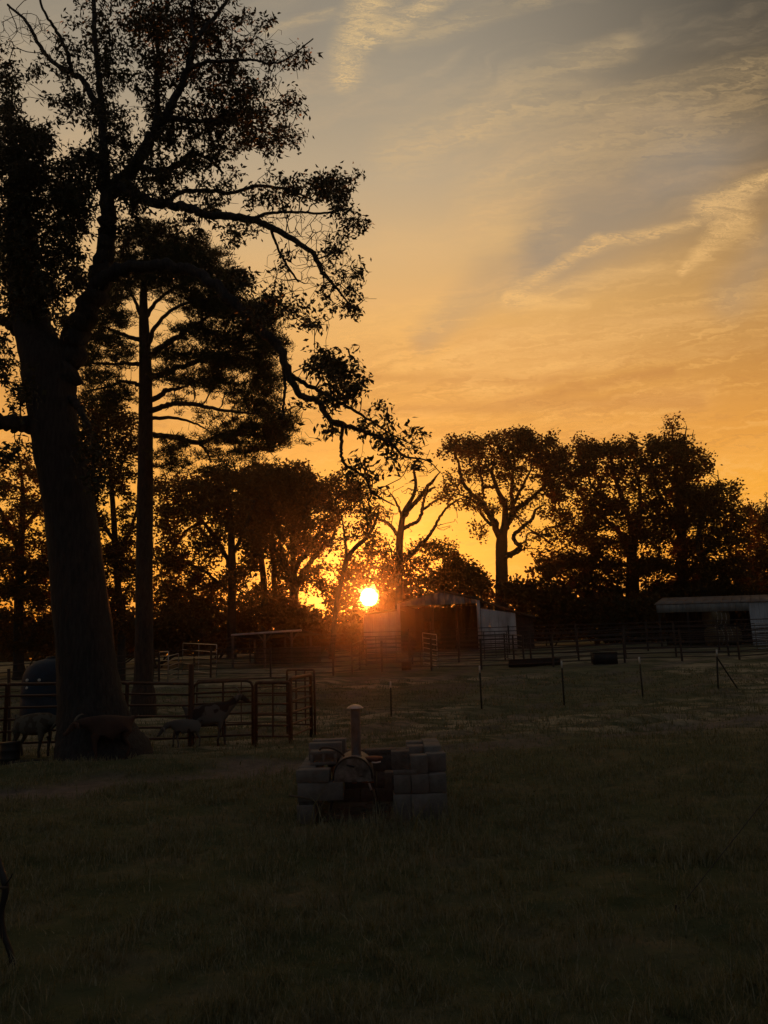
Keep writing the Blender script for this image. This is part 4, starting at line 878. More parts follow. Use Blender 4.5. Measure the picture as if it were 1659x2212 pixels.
def build_barn():
    L0 = at(864, 1400, 56.2); R0 = at(1038, 1400, 55.2); L0[2] = R0[2] = 0
    u = (R0 - L0); W_ = np.linalg.norm(u); u = u / W_; n = np.array([u[1], -u[0], 0]); n = n if n[1] < 0 else -n   # toward camera
    v = -n
    P0 = L0.copy()
    pt = lambda px, py: on_plane(px, py, P0, n)
    gz = H(L0[0], L0[1]); c = (L0 + R0) / 2
    root = thing('barn', 'metal barn with a dark open middle bay and pale tin wings, right of the sun', 'barn', (c[0], c[1], gz))
    G = lambda x, y: H(x, y) - .1
    rows = random.Random(3)
    mc = lambda i: M['tin'] if rows.random() < .88 else M['tin_old']
    eL = pt(864, 1303); eR = pt(1038, 1295); pk = pt(955, 1277.5); oL = pt(866, 1309.5); oR = pt(1036, 1303)
    # gable sheets above the opening, butted vertical sheets with sloping tops
    N = 12
    for i in range(N):
        s0, s1 = i / N, (i + 1) / N
        def top(s):
            sp = np.dot(pk - eL, u) / np.dot(eR - eL, u)
            return eL[2] + (pk[2] - eL[2]) * s / sp if s < sp else pk[2] + (eR[2] - pk[2]) * (s - sp) / (1 - sp)
        a = L0 + u * W_ * s0; b = L0 + u * W_ * s1
        zb = oL[2] + (oR[2] - oL[2]) * s0; zb1 = oL[2] + (oR[2] - oL[2]) * s1
        q = [(a[0] + u[0] * .008, a[1] + u[1] * .008, zb), (b[0], b[1], zb1), (b[0], b[1], top(s1) - .02), (a[0] + u[0] * .008, a[1] + u[1] * .008, top(s0) - .02)]
        off = n * (.012 if i % 2 else 0)
        MB().slab(np.array(q) + off, v, .02).build('gable_panel', mc(i), root)
    # corner posts
    for P, top_ in ((L0, eL[2]), (R0, eR[2])):
        mb = MB(); mb.box((P[0] + n[0] * .06, P[1] + n[1] * .06, (gz + top_) / 2 - .1), (.22, .22, top_ - gz + .15)); mb.build('corner_trim', M['tin'], root)
    # wings
    a = pt(787, 1400); b = L0.copy(); t0 = pt(787, 1329)[2]; t1 = pt(862, 1320)[2]
    siding(root, a, b - u * .12, G, t0, t1, n, mc, .62)
    a2 = R0 + u * .14; b2 = pt(1118, 1400); t2 = pt(1041, 1314)[2]; t3 = pt(1118, 1324.5)[2]
    siding(root, a2, b2, G, t2, t3, n, mc, .62)
    # dark boarding under the wing eave; right bay's shade painted in as dark boards
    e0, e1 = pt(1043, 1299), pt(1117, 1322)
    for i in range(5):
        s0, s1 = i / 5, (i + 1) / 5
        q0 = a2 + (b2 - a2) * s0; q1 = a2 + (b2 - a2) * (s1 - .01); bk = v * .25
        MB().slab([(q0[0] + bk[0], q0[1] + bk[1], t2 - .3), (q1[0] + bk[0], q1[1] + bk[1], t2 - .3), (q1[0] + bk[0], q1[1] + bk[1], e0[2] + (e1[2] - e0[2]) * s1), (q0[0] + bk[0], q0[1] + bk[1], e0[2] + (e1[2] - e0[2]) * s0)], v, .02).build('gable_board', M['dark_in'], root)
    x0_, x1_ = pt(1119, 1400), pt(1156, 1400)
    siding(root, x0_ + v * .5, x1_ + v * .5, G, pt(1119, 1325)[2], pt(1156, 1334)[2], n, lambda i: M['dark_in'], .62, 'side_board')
    # right side wall of the right wing, unlit tone put into its colour
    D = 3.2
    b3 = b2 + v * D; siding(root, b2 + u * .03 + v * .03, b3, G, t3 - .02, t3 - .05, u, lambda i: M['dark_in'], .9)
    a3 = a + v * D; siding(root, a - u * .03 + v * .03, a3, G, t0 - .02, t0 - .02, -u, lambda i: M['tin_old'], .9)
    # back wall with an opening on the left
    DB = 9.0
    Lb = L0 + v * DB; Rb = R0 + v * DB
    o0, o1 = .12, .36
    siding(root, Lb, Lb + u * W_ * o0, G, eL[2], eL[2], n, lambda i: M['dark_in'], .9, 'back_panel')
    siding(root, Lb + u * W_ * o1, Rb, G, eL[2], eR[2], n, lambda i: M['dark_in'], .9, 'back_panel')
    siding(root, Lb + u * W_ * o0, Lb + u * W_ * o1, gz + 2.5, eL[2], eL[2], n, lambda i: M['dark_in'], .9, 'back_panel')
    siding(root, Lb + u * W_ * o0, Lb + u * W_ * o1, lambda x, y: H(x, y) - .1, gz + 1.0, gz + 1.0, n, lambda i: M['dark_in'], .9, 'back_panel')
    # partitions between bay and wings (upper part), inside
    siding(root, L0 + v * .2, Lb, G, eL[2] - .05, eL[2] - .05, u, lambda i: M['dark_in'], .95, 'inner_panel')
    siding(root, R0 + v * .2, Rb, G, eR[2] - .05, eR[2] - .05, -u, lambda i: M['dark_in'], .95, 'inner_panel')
    # roof sheets
    def roof(A, B, over, name='roof_sheet', nseg=8):
        A = np.asarray(A, float) - v * .25; B = np.asarray(B, float) - v * .25
        for i in range(nseg):
            d0 = (DB + .5) * i / nseg; d1 = (DB + .5) * (i + 1) / nseg - .01
            q = [A + v * d0, B + v * d0, B + v * d1, A + v * d1]
            MB().slab(q, (0, 0, 1), .05).build(name, M['roof'], root)
    up = np.array([0, 0, .03])
    roof(eL + up - u * .1 + np.array([0, 0, -.02]), pk + up, 0); roof(pk + up, eR + up + u * .1, 0)
    wl = pt(785, 1326); wr = pt(1120, 1322.5)
    A_ = wl; B_ = eL + np.array([0, 0, -.35]) - u * .1
    for A__, B__ in ((wl, pt(862, 1317)), (pt(1041, 1298), wr), (pt(1119, 1323), pt(1158, 1333))):
        for i in range(4):
            d0 = i * .85 - .1; d1 = d0 + .84
            MB().slab([A__ + v * d0, B__ + v * d0, B__ + v * d1, A__ + v * d1], (0, 0, 1), .05).build('wing_roof_sheet', M['roof'], root)
    # inner posts and header
    for s in (.34, .66):
        p = L0 + u * W_ * s + v * 4.5; rod('post', (p[0], p[1], gz - .1), (p[0], p[1], eL[2] + .2), .09, M['wood'], root, 8)
    p = L0 + u * W_ * .22 + v * DB * .98
    MB().box((p[0], p[1], gz + 1.75), (.12, .12, 1.5)).build('window_post', M['wood'], root)
build_barn()

# ------------------------------------------------------------------ open shed on the right
def build_shed():
    A = at(1426, 1400, 48.3); B = at(1628, 1400, 47.7); A[2] = B[2] = 0
    u = (B - A); Wd = np.linalg.norm(u); u /= Wd; n = np.array([u[1], -u[0], 0]); n = n if n[1] < 0 else -n; v = -n + u * .38; v /= np.linalg.norm(v)
    pt = lambda px, py: on_plane(px, py, A, n)
    gz = H(A[0], A[1]); root = thing('open_shed', 'long open-fronted tin shed with a ribbed fascia at the right edge', 'shed', (A[0], A[1], gz))
    C_ = pt(1760, 1400); C_[2] = 0
    tL = pt(1426, 1307)[2]; tR = pt(1760, 1297)[2] ; bL = pt(1426, 1323.5)[2]; bR = pt(1628, 1319)[2]
    L = np.linalg.norm(C_ - A); N = 14; Lw = Wd
    for i in range(N):
        s0 = Lw * i / N + .006; s1 = Lw * (i + 1) / N - .006
        for _ in (0,):
            prof = [(s0, 0), (s0 + .06, 0), (s0 + .10, .03), (s0 + .15, .03), (s0 + .19, 0), ((s0 + s1) / 2 - .05, 0), ((s0 + s1) / 2, .02), ((s0 + s1) / 2 + .05, 0), (s1, 0)]
            V = []
            for off in (0, -.012):
                for s, h in prof:
                    p = A + u * s + n * (h + off)
                    V += [(p[0], p[1], bL + (bR - bL) * s / Lw), (p[0], p[1], tL + (tR - tL) * s / L)]
            k = len(prof); Q = []
            for j in range(k - 1):
                Q += [(2 * j, 2 * j + 2, 2 * j + 3, 2 * j + 1), (2 * k + 2 * j + 1, 2 * k + 2 * j + 3, 2 * k + 2 * j + 2, 2 * k + 2 * j), (2 * j, 2 * k + 2 * j, 2 * k + 2 * j + 2, 2 * j + 2)]
            mb = MB(); mb.add(V, Q); mb.build('fascia_panel', M['tin_blue'], root)
    G = lambda x, y: H(x, y) - .1
    siding(root, B, C_, G, tL + (tR - tL) * Lw / L, tR, n, lambda i: M['tin_blue'], .62)
    # roof rising to the back
    rise = .62; D = 4.6
    e0 = np.array([*(A - u * .15 + n * .05)[:2], tL + .01]); e1 = np.array([*(C_ + n * .05)[:2], tR + .01])
    N2 = 16
    for i in range(N2):
        p = e0 + (e1 - e0) * i / N2; q = e0 + (e1 - e0) * ((i + 1) / N2 - .0015)
        b = v * D + np.array([0, 0, rise])
        MB().slab([p, q, q + b, p + b], (0, 0, 1), .04).build('roof_sheet', M['roof'], root)
    # back and end walls
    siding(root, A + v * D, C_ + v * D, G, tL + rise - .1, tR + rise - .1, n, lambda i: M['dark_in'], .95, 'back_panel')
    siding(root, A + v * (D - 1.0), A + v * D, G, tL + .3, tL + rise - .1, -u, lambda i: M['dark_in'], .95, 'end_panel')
    for s in (.02, .33, .66):
        p = A + u * Wd * s + v * .15; rod('post', (p[0], p[1], gz - .2), (p[0], p[1], bL + .1), .07, M['dark_in'], root, 8)  # posts coloured dark to stand in for the shade inside
    return A, B, u, v
shA, shB, shu, shv = build_shed()

def bale(px, zc, Y, r, w, label, rz=0.):
    p = at(px, 1360, Y); p[2] = zc; gz = H(p[0], p[1])
    root = thing('hay_bale', label, 'hay bale', (p[0], p[1], p[2]), 'pale hay bales in the open shed')
    d = np.array([math.cos(rz), math.sin(rz), 0]) * w / 2
    b = MB(); c = np.array([p[0], p[1], p[2]])
    P = [c - d, c - d * .96, c - d * .3, c + d * .3, c + d * .96, c + d]; b.tube(P, [r * .9, r, r * 1.02, r, r, r * .9], 18, wob=.04, seed=int(px))
    b.build('bale_body', M['hay'], root, True)
    ring = MB()
    for t in (-.5, 0, .5):
        ring.tube([c + d * t, c + d * (t + .02)], [r * 1.035, r * 1.035], 18)
    ring.build('twine', M['white'], root)
# stacked so that each rests on the one below or on the ground
def bale_stack():
    for i, (px, Y, r, lab) in enumerate([(1549, 48.5, .62, 'pale round hay bale on top of another in the open shed'), (1574, 48.8, .60, 'round hay bale right of the stacked pair in the shed')]):
        p = at(px, 1400, Y); gz = H(p[0], p[1])
        if i == 0:
            for lvl, lb in ((0, 'lower round hay bale carrying another in the open shed'), (1, lab)):
                z = gz + r * .98 + lvl * r * 1.95
                bale(px, z, Y, r, 1.2, lb, .2)
        else:
            z = gz + r * .98; bale(px, z, Y, r, 1.2, lab, -.1)
bale_stack()

# ------------------------------------------------------------------ small lean-to
def build_leanto():
    Y = 46; a = at(500, 1400, Y + .8); b = at(652, 1400, Y - .5)
    gz = H(a[0], a[1]); root = thing('lean_to', 'small open lean-to with a thin sloping tin roof, left of the slender tree', 'shed', (a[0], a[1], gz))
    za = at(500, 1372, Y + .8)[2]; zb = at(654, 1361.5, Y - .5)[2]
    u = (b - a); u[2] = 0; L = np.linalg.norm(u); u /= L; v = np.array([-u[1], u[0], 0]); v = v if v[1] > 0 else -v
    N = 5
    for i in range(N):
        s0, s1 = i / N, (i + 1) / N - .004
        p = np.array([*(a + u * L * s0)[:2], za + (zb - za) * s0]); q = np.array([*(a + u * L * s1)[:2], za + (zb - za) * s1])
        w = v * 3.2 + np.array([0, 0, -.25])
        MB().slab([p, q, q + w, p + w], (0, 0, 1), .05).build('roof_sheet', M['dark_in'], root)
    rod('roof_edge', (a[0], a[1] - .03, za + .0), (b[0], b[1] - .03, zb), .06, M['tin'], root, 8)
    for s in (.02, .48, .86):
        p = a + u * L * s; zt = za + (zb - za) * s
        rod('post', (p[0], p[1], H(p[0], p[1]) - .1), (p[0], p[1], zt), .075, M['wood'], root, 8)
        if s > .2:
            for sg in (-1, 1): rod('brace', (p[0], p[1], zt - .6), (p[0] + u[0] * .5 * sg, p[1] + u[1] * .5 * sg, zt + (zb - za) / L * .5 * sg), .04, M['wood'], root, 6)
        q = p + v * 3.0; rod('post', (q[0], q[1], H(q[0], q[1]) - .1), (q[0], q[1], zt - .28), .07, M['wood'], root, 8)
    for k in range(7):
        z = gz + .05 + k * .16
        p = a + v * 3.1; q = b + v * 3.1
        MB().slab([(p[0], p[1], z), (q[0], q[1], z + .03), (q[0], q[1], z + .17), (p[0], p[1], z + .14)], n_ := -v, .03).build('board', M['wood'], root)
build_leanto()

# ------------------------------------------------------------------ corral and fences
def fence_line(label, pts, h, rails, post_gap, rr, rp, m, name='pipe_fence', group=None, skip=(), posth=None, lo=.2):
    """continuous pipe fence through the given world ground points"""
    pts = [np.asarray(p, float) for p in pts]
    root = thing(name, label, 'fence', (pts[0][0], pts[0][1], H(pts[0][0], pts[0][1])), group)
    poles = []
    for a, b in zip(pts[:-1], pts[1:]):
        L = np.linalg.norm((b - a)[:2]); n = max(1, round(L / post_gap))
        for i in range(n): poles.append(a + (b - a) * i / n)
    poles.append(pts[-1])
    g = random.Random(len(label))
    poles = [np.array([p[0], p[1], H(p[0], p[1])]) for p in poles]
    for i, p in enumerate(poles):
        t = (posth or h) + g.uniform(-.04, .08)
        rod('post', (p[0], p[1], p[2] - .3), (p[0] + g.uniform(-.03, .03), p[1], p[2] + t), rp, m, root, 8)
    for i, (p, q) in enumerate(zip(poles[:-1], poles[1:])):
        if i in skip: continue
        for k in range(rails):
            z = lo + (h - lo) * k / (rails - 1) ; sg = g.uniform(-.02, .02)
            rod('rail', p + np.array([0, 0, z + sg]), q + np.array([0, 0, z + sg]), rr, m, root, 6)
    return root
fence_line('near line of dark pipe corral fence crossing the pasture in front of the barn', [gp(330, 1466), gp(720, 1458), gp(1040, 1447), gp(1350, 1433), gp(1720, 1417)], 1.42, 6, 2.9, .026, .055, M['pipe_dark'], group='pipe corral fences', posth=1.55)
fence_line('rear line of tall pipe corral fence along the foot of the barn', [at(300, 1400, 50), at(780, 1400, 50), at(1100, 1400, 49), at(1400, 1400, 46.5), at(1720, 1400, 43)], 1.72, 7, 3.4, .028, .055, M['pipe_dark'], group='pipe corral fences', posth=1.8)
fence_line('middle cross fence of the pipe corral between its near and rear lines', [at(760, 1400, 38.5), at(790, 1400, 43.5), at(1090, 1400, 43.5), at(1130, 1400, 39)], 1.5, 6, 3.0, .024, .05, M['pipe_dark'], group='pipe corral fences')
fence_line('inner pipe fence in front of the open shed', [at(1146, 1400, 41), at(1350, 1400, 41.5), at(1690, 1400, 39.5)], 1.55, 6, 3.0, .026, .055, M['pipe_dark'], group='pipe corral fences', posth=1.7)
fence_line('left pipe fence running back beside the pine', [at(-160, 1400, 34), at(150, 1400, 36), at(345, 1400, 38.6)], 1.4, 5, 3.2, .026, .055, M['pipe_dark'], group='pipe corral fences')

def panel(label, a, b, h=1.42, rails=6, m=M['pipe'], mids=1, rr=.025, rp=.032, rounded=False, group='near corral panels', name='corral_fence', cat='fence section', lo=.24, leg=True, lowend=None):
    """one free-standing corral panel between two ground points"""
    a = np.asarray(a, float).copy(); b = np.asarray(b, float).copy()
    a[2] = H(a[0], a[1]); b[2] = H(b[0], b[1])
    root = thing(name, label, cat, a, group); Z = np.array([0, 0, 1.])
    d = b - a; L = np.linalg.norm(d); u = d / L
    r = .14 if rounded else .05
    path = [a + Z * -.05, a + Z * (h - r), a + Z * (h - r * .3) + u * r * .3, a + Z * h + u * r, b + Z * h - u * r, b + Z * (h - r * .3) - u * r * .3, b + Z * (h - r), b + Z * -.05]
    MB().tube(path, rp, 10).build('frame', m, root, True)
    for k in range(rails - 1):
        z = lo + (h - lo) * k / (rails - 1)
        rod('rail', a + Z * z, b + Z * z, rr, m, root, 8)
    for k in range(mids):
        p = a + d * (k + 1) / (mids + 1); rod('upright', p + Z * (lo - .01), p + Z * (h - .01), rr * .95, m, root, 8)
    return root
PA, PB, PC_, PD = gp(-190, 1662), gp(8, 1640), gp(272, 1623), gp(412, 1613)
panel('leftmost corral panel, running out of the frame', PA, PB + (PA - PB) * .01, mids=1)
panel('corral panel with six rails passing in front of the oak trunk', PB, PC_ + (PB - PC_) * .008, mids=1)
panel('corral panel between the oak trunk and the tall steel post', PC_, PD + (PC_ - PD) * .02, mids=0)
g1 = gp(416, 1612); g2 = gp(546, 1606)
panel('round-cornered gate panel in front of the patched goat', g1, g2, rounded=True, h=1.44, mids=1, name='corral_gate', cat='gate', group=None)
h1 = gp(553, 1607); h2 = gp(627, 1605); h3 = gp(673, 1590)
panel('narrow corral panel just right of the round-cornered gate', h1, h2, mids=1, rp=.042, rr=.024)
panel('corral panel receding to the far end post of the near corral', h2 + (h3 - h2) * .03, h3, h=1.5, mids=0, rp=.045, rr=.024)
i1 = gp(621, 1584); i2 = gp(680, 1587)
panel('rear corral panel with a kinked top rail behind the narrow one', i1, i2 + np.array([0, .1, 0]), h=1.58, mids=2, rp=.028, rr=.022)
panel('second row corral panel behind the round-cornered gate', gp(412, 1588) + np.array([0, .6, 0]), gp(622, 1583), h=1.35, mids=1, rp=.02, rr=.016)
def lone_post(name, label, px, by, h, r, m, lean=(0, 0), white=0., cat='post', group=None, k=8):
    p = gp(px, by); root = thing(name, label, cat, p, group)
    top = p + np.array([lean[0], lean[1], h]); lo = p + np.array([0, 0, -.3])
    split = p + (top - p) * (1 - white)
    rod('shaft', lo, split, r, m, root, k)
    if white: rod('white_tip', split, top, r * 1.02, M['white'], root, k)
    return root
lone_post('steel_post', 'tall dark steel post between the corral panel and the gate', 411, 1613, 1.86, .062, M['pipe'], k=12)
lone_post('steel_post', 'short leaning dark post at the left frame edge', 22, 1634, 1.78, .035, M['pipe_dark'], lean=(-.13, 0))
lone_post('wooden_post', 'dark grey post behind the fence, left of the blue tank', 56, 1505, 1.35, .05, M['wood'])
def tpost(label, px, by, ty, lean, group='steel posts across the pasture'):
    p = gp(px, by); Y = p[1]; top = at(px + lean, ty, Y); d = top - p
    root = thing('fence_post', label, 'fence post', p, group)
    D = Vector(d); q = D.to_track_quat('Z', 'Y').to_matrix(); L = D.length
    def bar(z0, z1, m, nm, s=1.0):
        b = MB()
        for c, sz in (((0, -.014, 0), (.05 * s, .008, 1)), ((0, .010, 0), (.008 * s, .040, 1))):
            V = []; 
            b.box((c[0], c[1], (z0 + z1) / 2), (sz[0], sz[1], z1 - z0))
        if nm == 'shaft':
            for k in range(int((z1 - z0) / .09)): b.box((0, -.022, z0 + .05 + k * .09), (.018, .010, .02))
        me = b.mesh(nm, m); o = link(nm, me, root, None, local=True); o.rotation_mode = 'QUATERNION'; o.rotation_quaternion = Matrix(q).to_quaternion()
    bar(-.3, L * .83, M['tpost'], 'shaft'); bar(L * .83, L, M['white'], 'white_tip', 1.02)
    return root, p, top
tpost('leftmost dark steel post standing alone above the fire pit, right of its chimney', 846, 1553, 1472, -2)
tpost('steel post with a pale tip standing below the right side of the barn', 1041, 1535, 1438, -5)
tpost('white-tipped steel post, third from the left in the open pasture', 1219, 1521, 1427, -6)
tpost('white-tipped leaning steel post, fourth from the left in the open pasture', 1389, 1508, 1419, -9)
r5, p5, t5 = tpost('braced white-tipped steel post under the open shed', 1552, 1493, 1403, -4)
b5 = gp(1596, 1491); rod('brace', p5 + (t5 - p5) * .80, b5 + np.array([0, 0, -.05]), .028, M['tpost'], r5, 8)

# pale galvanised gates
def gal_gate(label, a, b, h=1.35, rails=6, name='metal_gate', m=None, mids=1, z0=.12, tilt=0.):
    return panel(label, a, b, h=h, rails=rails, m=m or M['galv'], mids=mids, rr=.02, rp=.024, name=name, cat='gate', group='pale galvanised gates', lo=z0)
gal_gate('pale galvanised gate standing ajar in front of the open barn bay', at(914, 1400, 43.0), at(944, 1400, 40.2), 1.75, 7, mids=0)
gal_gate('short pale gate left of the one ajar at the barn bay', at(883, 1400, 41.2), at(908, 1400, 41.0), 1.6, 4, mids=0, m=M['pipe_dark'])
gal_gate('pale slatted gate leaning right of the pine trunk', at(345, 1400, 40.0), at(364, 1400, 38.8), 1.45, 7, mids=0)
gal_gate('second pale gate near the pine, overlapping the first', at(364, 1400, 37.6), at(386, 1400, 40.2), 1.3, 6, mids=0)
gal_gate('long pale-topped gate between the pine and the lean-to', at(395, 1400, 45), at(468, 1400, 40.5), 1.65, 5, mids=1)
gal_gate('dull gate in front of the left barn wing', at(790, 1400, 46), at(856, 1400, 46), 1.55, 8, mids=2, m=M['pipe_dark'])
gal_gate('dull gate in front of the right barn wing', at(1046, 1400, 45), at(1096, 1400, 44.5), 1.6, 6, mids=1, m=M['pipe_dark'])
gal_gate('grey gate under the right wall of the open shed', at(1636, 1400, 43), at(1700, 1400, 42.6), 1.5, 4, mids=2)

# trough and tubs
def trough(label, px0, px1, Y, h, w, m, name='water_trough', cat='trough'):
    a = at(px0, 1400, Y); b = at(px1, 1400, Y); c = (a + b) / 2; gz = H(c[0], c[1])
    root = thing(name, label, cat, (c[0], c[1], gz)); L = b[0] - a[0]; t = .03
    wb = MB(); x0, x1, y0, y1 = c[0] - L / 2, c[0] + L / 2, c[1] - w / 2, c[1] + w / 2
    wb.box((c[0], y0 + t / 2, gz + h / 2), (L, t, h)); wb.box((c[0], y1 - t / 2, gz + h / 2), (L, t, h))
    wb.box((x0 + t / 2, c[1], gz + h / 2), (t, w - 2 * t, h)); wb.box((x1 - t / 2, c[1], gz + h / 2), (t, w - 2 * t, h))
    wb.box((c[0], c[1], gz + .04), (L - 2 * t, w - 2 * t, .04)); wb.build('tub', m, root)
    rim = MB(); rr = .022
    q = [(x0, y0), (x1, y0), (x1, y1), (x0, y1), (x0, y0)]
    for (p0, p1) in zip(q[:-1], q[1:]): rim.tube([(p0[0], p0[1], gz + h), (p1[0], p1[1], gz + h)], rr, 8)
    rim.build('rim', m, root); return root
trough('long low dark feed trough in the corral right of the barn', 1097, 1206, 38.9, .34, .55, M['black'])
trough('short deep black stock tank, right of the long trough', 1279, 1327, 38.3, .56, .8, M['black'], 'stock_tank', 'tank')
trough('small bluish tub in front of the open barn bay', 866, 886, 39.3, .4, .5, M['black'], 'feed_tub', 'tub')

# blue tank behind the oak
def blue_tank():
    p = gp(112, 1541); root = thing('water_tank', 'dome-topped blue plastic tank half hidden behind the oak trunk', 'tank', p)
    s = p[1] / F; R = 62 * s; Ht = 117 * s; b = MB()
    prof = [(R * .99, 0), (R, .08), (R * 1.0, Ht * .28), (R * .975, Ht * .30), (R, Ht * .33), (R, Ht * .52), (R * .975, Ht * .54), (R * .99, Ht * .57), (R * .95, Ht * .72), (R * .82, Ht * .86), (R * .58, Ht * .95), (R * .3, Ht * .99), (R * .24, Ht), (.001, Ht)]
    b.tube([p + np.array([0, 0, z + i * 1e-4]) for i, (r, z) in enumerate(prof)], [r for r, z in prof], 36)
    b.build('tank_body', M['blue'], root, True)
    for dx_, z in ((-30, Ht * .63), (-2, Ht * .63), (-29, Ht * .50)):
        x = dx_ * s; y = -math.sqrt(max(0, R * R - x * x)) * .97
        c = p + np.array([x, y, z]); d = np.array([x, y, 0]); d /= np.linalg.norm(d)
        MB().tube([c - d * .06, c + d * .04, c + d * .045], [.05, .05, .035], 12).build('fitting', M['white'], root, True)
    lid = MB(); lid.tube([p + np.array([0, 0, Ht - .02]), p + np.array([0, 0, Ht + .05]), p + np.array([0, 0, Ht + .06])], [R * .26, R * .26, R * .2], 20); lid.build('lid', M['black'], root, True)
blue_tank()
def tarp_pile():
    p = gp(150, 1470); root = thing('tarp', 'crumpled grey tarp heap behind the blue tank', 'tarp', p)
    g = np.random.default_rng(4); n, k = 34, 10; L, Wd = 2.6, 1.2; V = []; Y0 = p[1]
    s = Y0 / F; top = (1470 - 1424) * s
    for i in range(n):
        for j in range(k):
            u = i / (n - 1); v = j / (k - 1); e = math.sin(math.pi * u) ** .4 * math.sin(math.pi * v) ** .6
            V.append((p[0] - L / 2 + L * u, p[1] - Wd / 2 + Wd * v, p[2] + e * (top + .35 * (vnoise(u * 9, v * 4) - .5) + g.normal(0, .02))))
    Q = [(i * k + j, (i + 1) * k + j, (i + 1) * k + j + 1, i * k + j + 1) for i in range(n - 1) for j in range(k - 1)]
    b = MB(); b.add(V, Q); b.build('tarp_sheet', M['tarp'], root)
tarp_pile()

# ------------------------------------------------------------------ goats
def goat(label, px, by, hdg, s, coat, head_m, head_down=0.0, seed=0, Yf=None, lie=False, headturn=0.):
    p = gp(px, by) if Yf is None else at(px, 1400, Yf)
    p[2] = H(p[0], p[1])
    root = thing('goat', label, 'goat', p, 'goats behind the corral panels', rz=hdg)
    g = random.Random(seed)
    # local frame: x forward, z up, standing height about 0.62 m at the back
    B = {}
    V = []; R = []; Ed = []
    def add(q, r, frm=None):
        V.append(q); R.append(r)
        if frm is not None: Ed.append((frm, len(V) - 1))
        return len(V) - 1
    hz = .30 if lie else .60
    pel = add((-.27, 0, hz - .02), (.15, .165))
    mid = add((-.02, 0, hz - .05), (.19, .205), pel); che = add((.22, 0, hz - .02), (.155, .19), mid)
    nk = add((.36, 0, hz + .10 - head_down * .1), (.075, .095), che)
    nk2 = add((.46 + head_down * .05, headturn * .03, hz + .24 - head_down * .38), (.06, .065), nk)
    hd = add((.53 + head_down * .03, headturn * .06, hz + .30 - head_down * .52), (.058, .066), nk2)
    mz = add((.64 + head_down * .0, headturn * .10, hz + .24 - head_down * .62), (.036, .04), hd)
    add((.70, headturn * .12, hz + .215 - head_down * .64), (.028, .03), mz)
    tl = add((-.40, 0, hz + .05), (.03, .03), pel); add((-.45, .01, hz + .10), (.018, .018), tl)
    for sy in (-1, 1):
        off = g.uniform(-.05, .05)
        a = add((.22 + off * .3, sy * .085, hz - .16), (.058, .065), che)
        if lie:
            b_ = add((.30, sy * .10, .07), (.034, .034), a); add((.14, sy * .12, .04), (.024, .024), b_)
        else:
            b_ = add((.24 + off, sy * .09, .28), (.030, .032), a); c = add((.22 + off * 1.4, sy * .09, .12), (.020, .022), b_); add((.235 + off * 1.4, sy * .09, .02), (.024, .024), c)
        off = g.uniform(-.06, .06)
        a = add((-.30 + off * .3, sy * .09, hz - .15), (.07, .08), pel)
        if lie:
            b_ = add((-.14, sy * .14, .08), (.04, .04), a); add((-.28, sy * .15, .04), (.024, .024), b_)
        else:
            k_ = add((-.24 + off, sy * .09, .36), (.042, .046), a); hk = add((-.34 + off, sy * .09, .22), (.024, .026), k_); c = add((-.31 + off, sy * .09, .10), (.019, .021), hk); add((-.30 + off, sy * .09, .02), (.024, .024), c)
    me = bpy.data.meshes.new('goat_body'); me.from_pydata([tuple(c * s for c in q) for q in V], Ed, []); me.materials.append(coat)
    o = link('body', me, root, None, local=True)
    sk = o.modifiers.new('skin', 'SKIN'); sk.use_smooth_shade = True
    for i, d in enumerate(me.skin_vertices[0].data): d.radius = (R[i][0] * s, R[i][1] * s); d.use_root = (i == 0)
    sb = o.modifiers.new('sub', 'SUBSURF'); sb.levels = 2; sb.render_levels = 2
    hp = np.array(V[hd]) * s
    for sy in (-1, 1):
        e = MB(); b0 = hp + np.array([-.01, sy * .045, .03]) * s
        e.tube([b0, b0 + np.array([-.02, sy * .06, -.01]) * s, b0 + np.array([-.03, sy * .11, -.06]) * s, b0 + np.array([-.03, sy * .13, -.10]) * s], [.012 * s, .026 * s, .022 * s, .006 * s], 8)
        link('ear', e.mesh('ear', head_m, True), root, None, local=True)
        hrn = MB(); b1 = hp + np.array([-.01, sy * .022, .055]) * s
        hrn.tube(catmull([b1, b1 + np.array([-.03, sy * .01, .06]) * s, b1 + np.array([-.08, sy * .02, .10]) * s, b1 + np.array([-.13, sy * .03, .11]) * s], 3), np.linspace(.016, .004, 10) * s, 7)
        link('horn', hrn.mesh('horn', M['horn'], True), root, None, local=True)
        ey = MB(); c = hp + np.array([.045, sy * .046, .018]) * s; ey.tube([c - np.array([0, sy * .006, 0]) * s, c + np.array([0, sy * .007, 0]) * s], [.011 * s, .006 * s], 8)
        link('eye', ey.mesh('eye', M['black']), root, None, local=True)
    return root
goat('white goat with black patches standing behind the round-cornered gate', 452, 1612, math.radians(4), 1.32, M['goat_patch'], M['goat_white'], .12, 1, Yf=17.6)
goat('small pale goat with its head down beside the patched one', 402, 1610, math.radians(196), .85, M['goat_patch'], M['goat_white'], .75, 2, Yf=17.2)
goat('reddish brown goat in front of the oak trunk', 240, 1625, math.radians(-148), 1.12, M['goat_brown'], M['goat_brown'], .55, 3, Yf=14.55)
goat('speckled cream goat grazing left of the oak trunk', 84, 1628, math.radians(-20), 1.2, M['goat_speck'], M['goat_speck'], .7, 4, Yf=15.6)
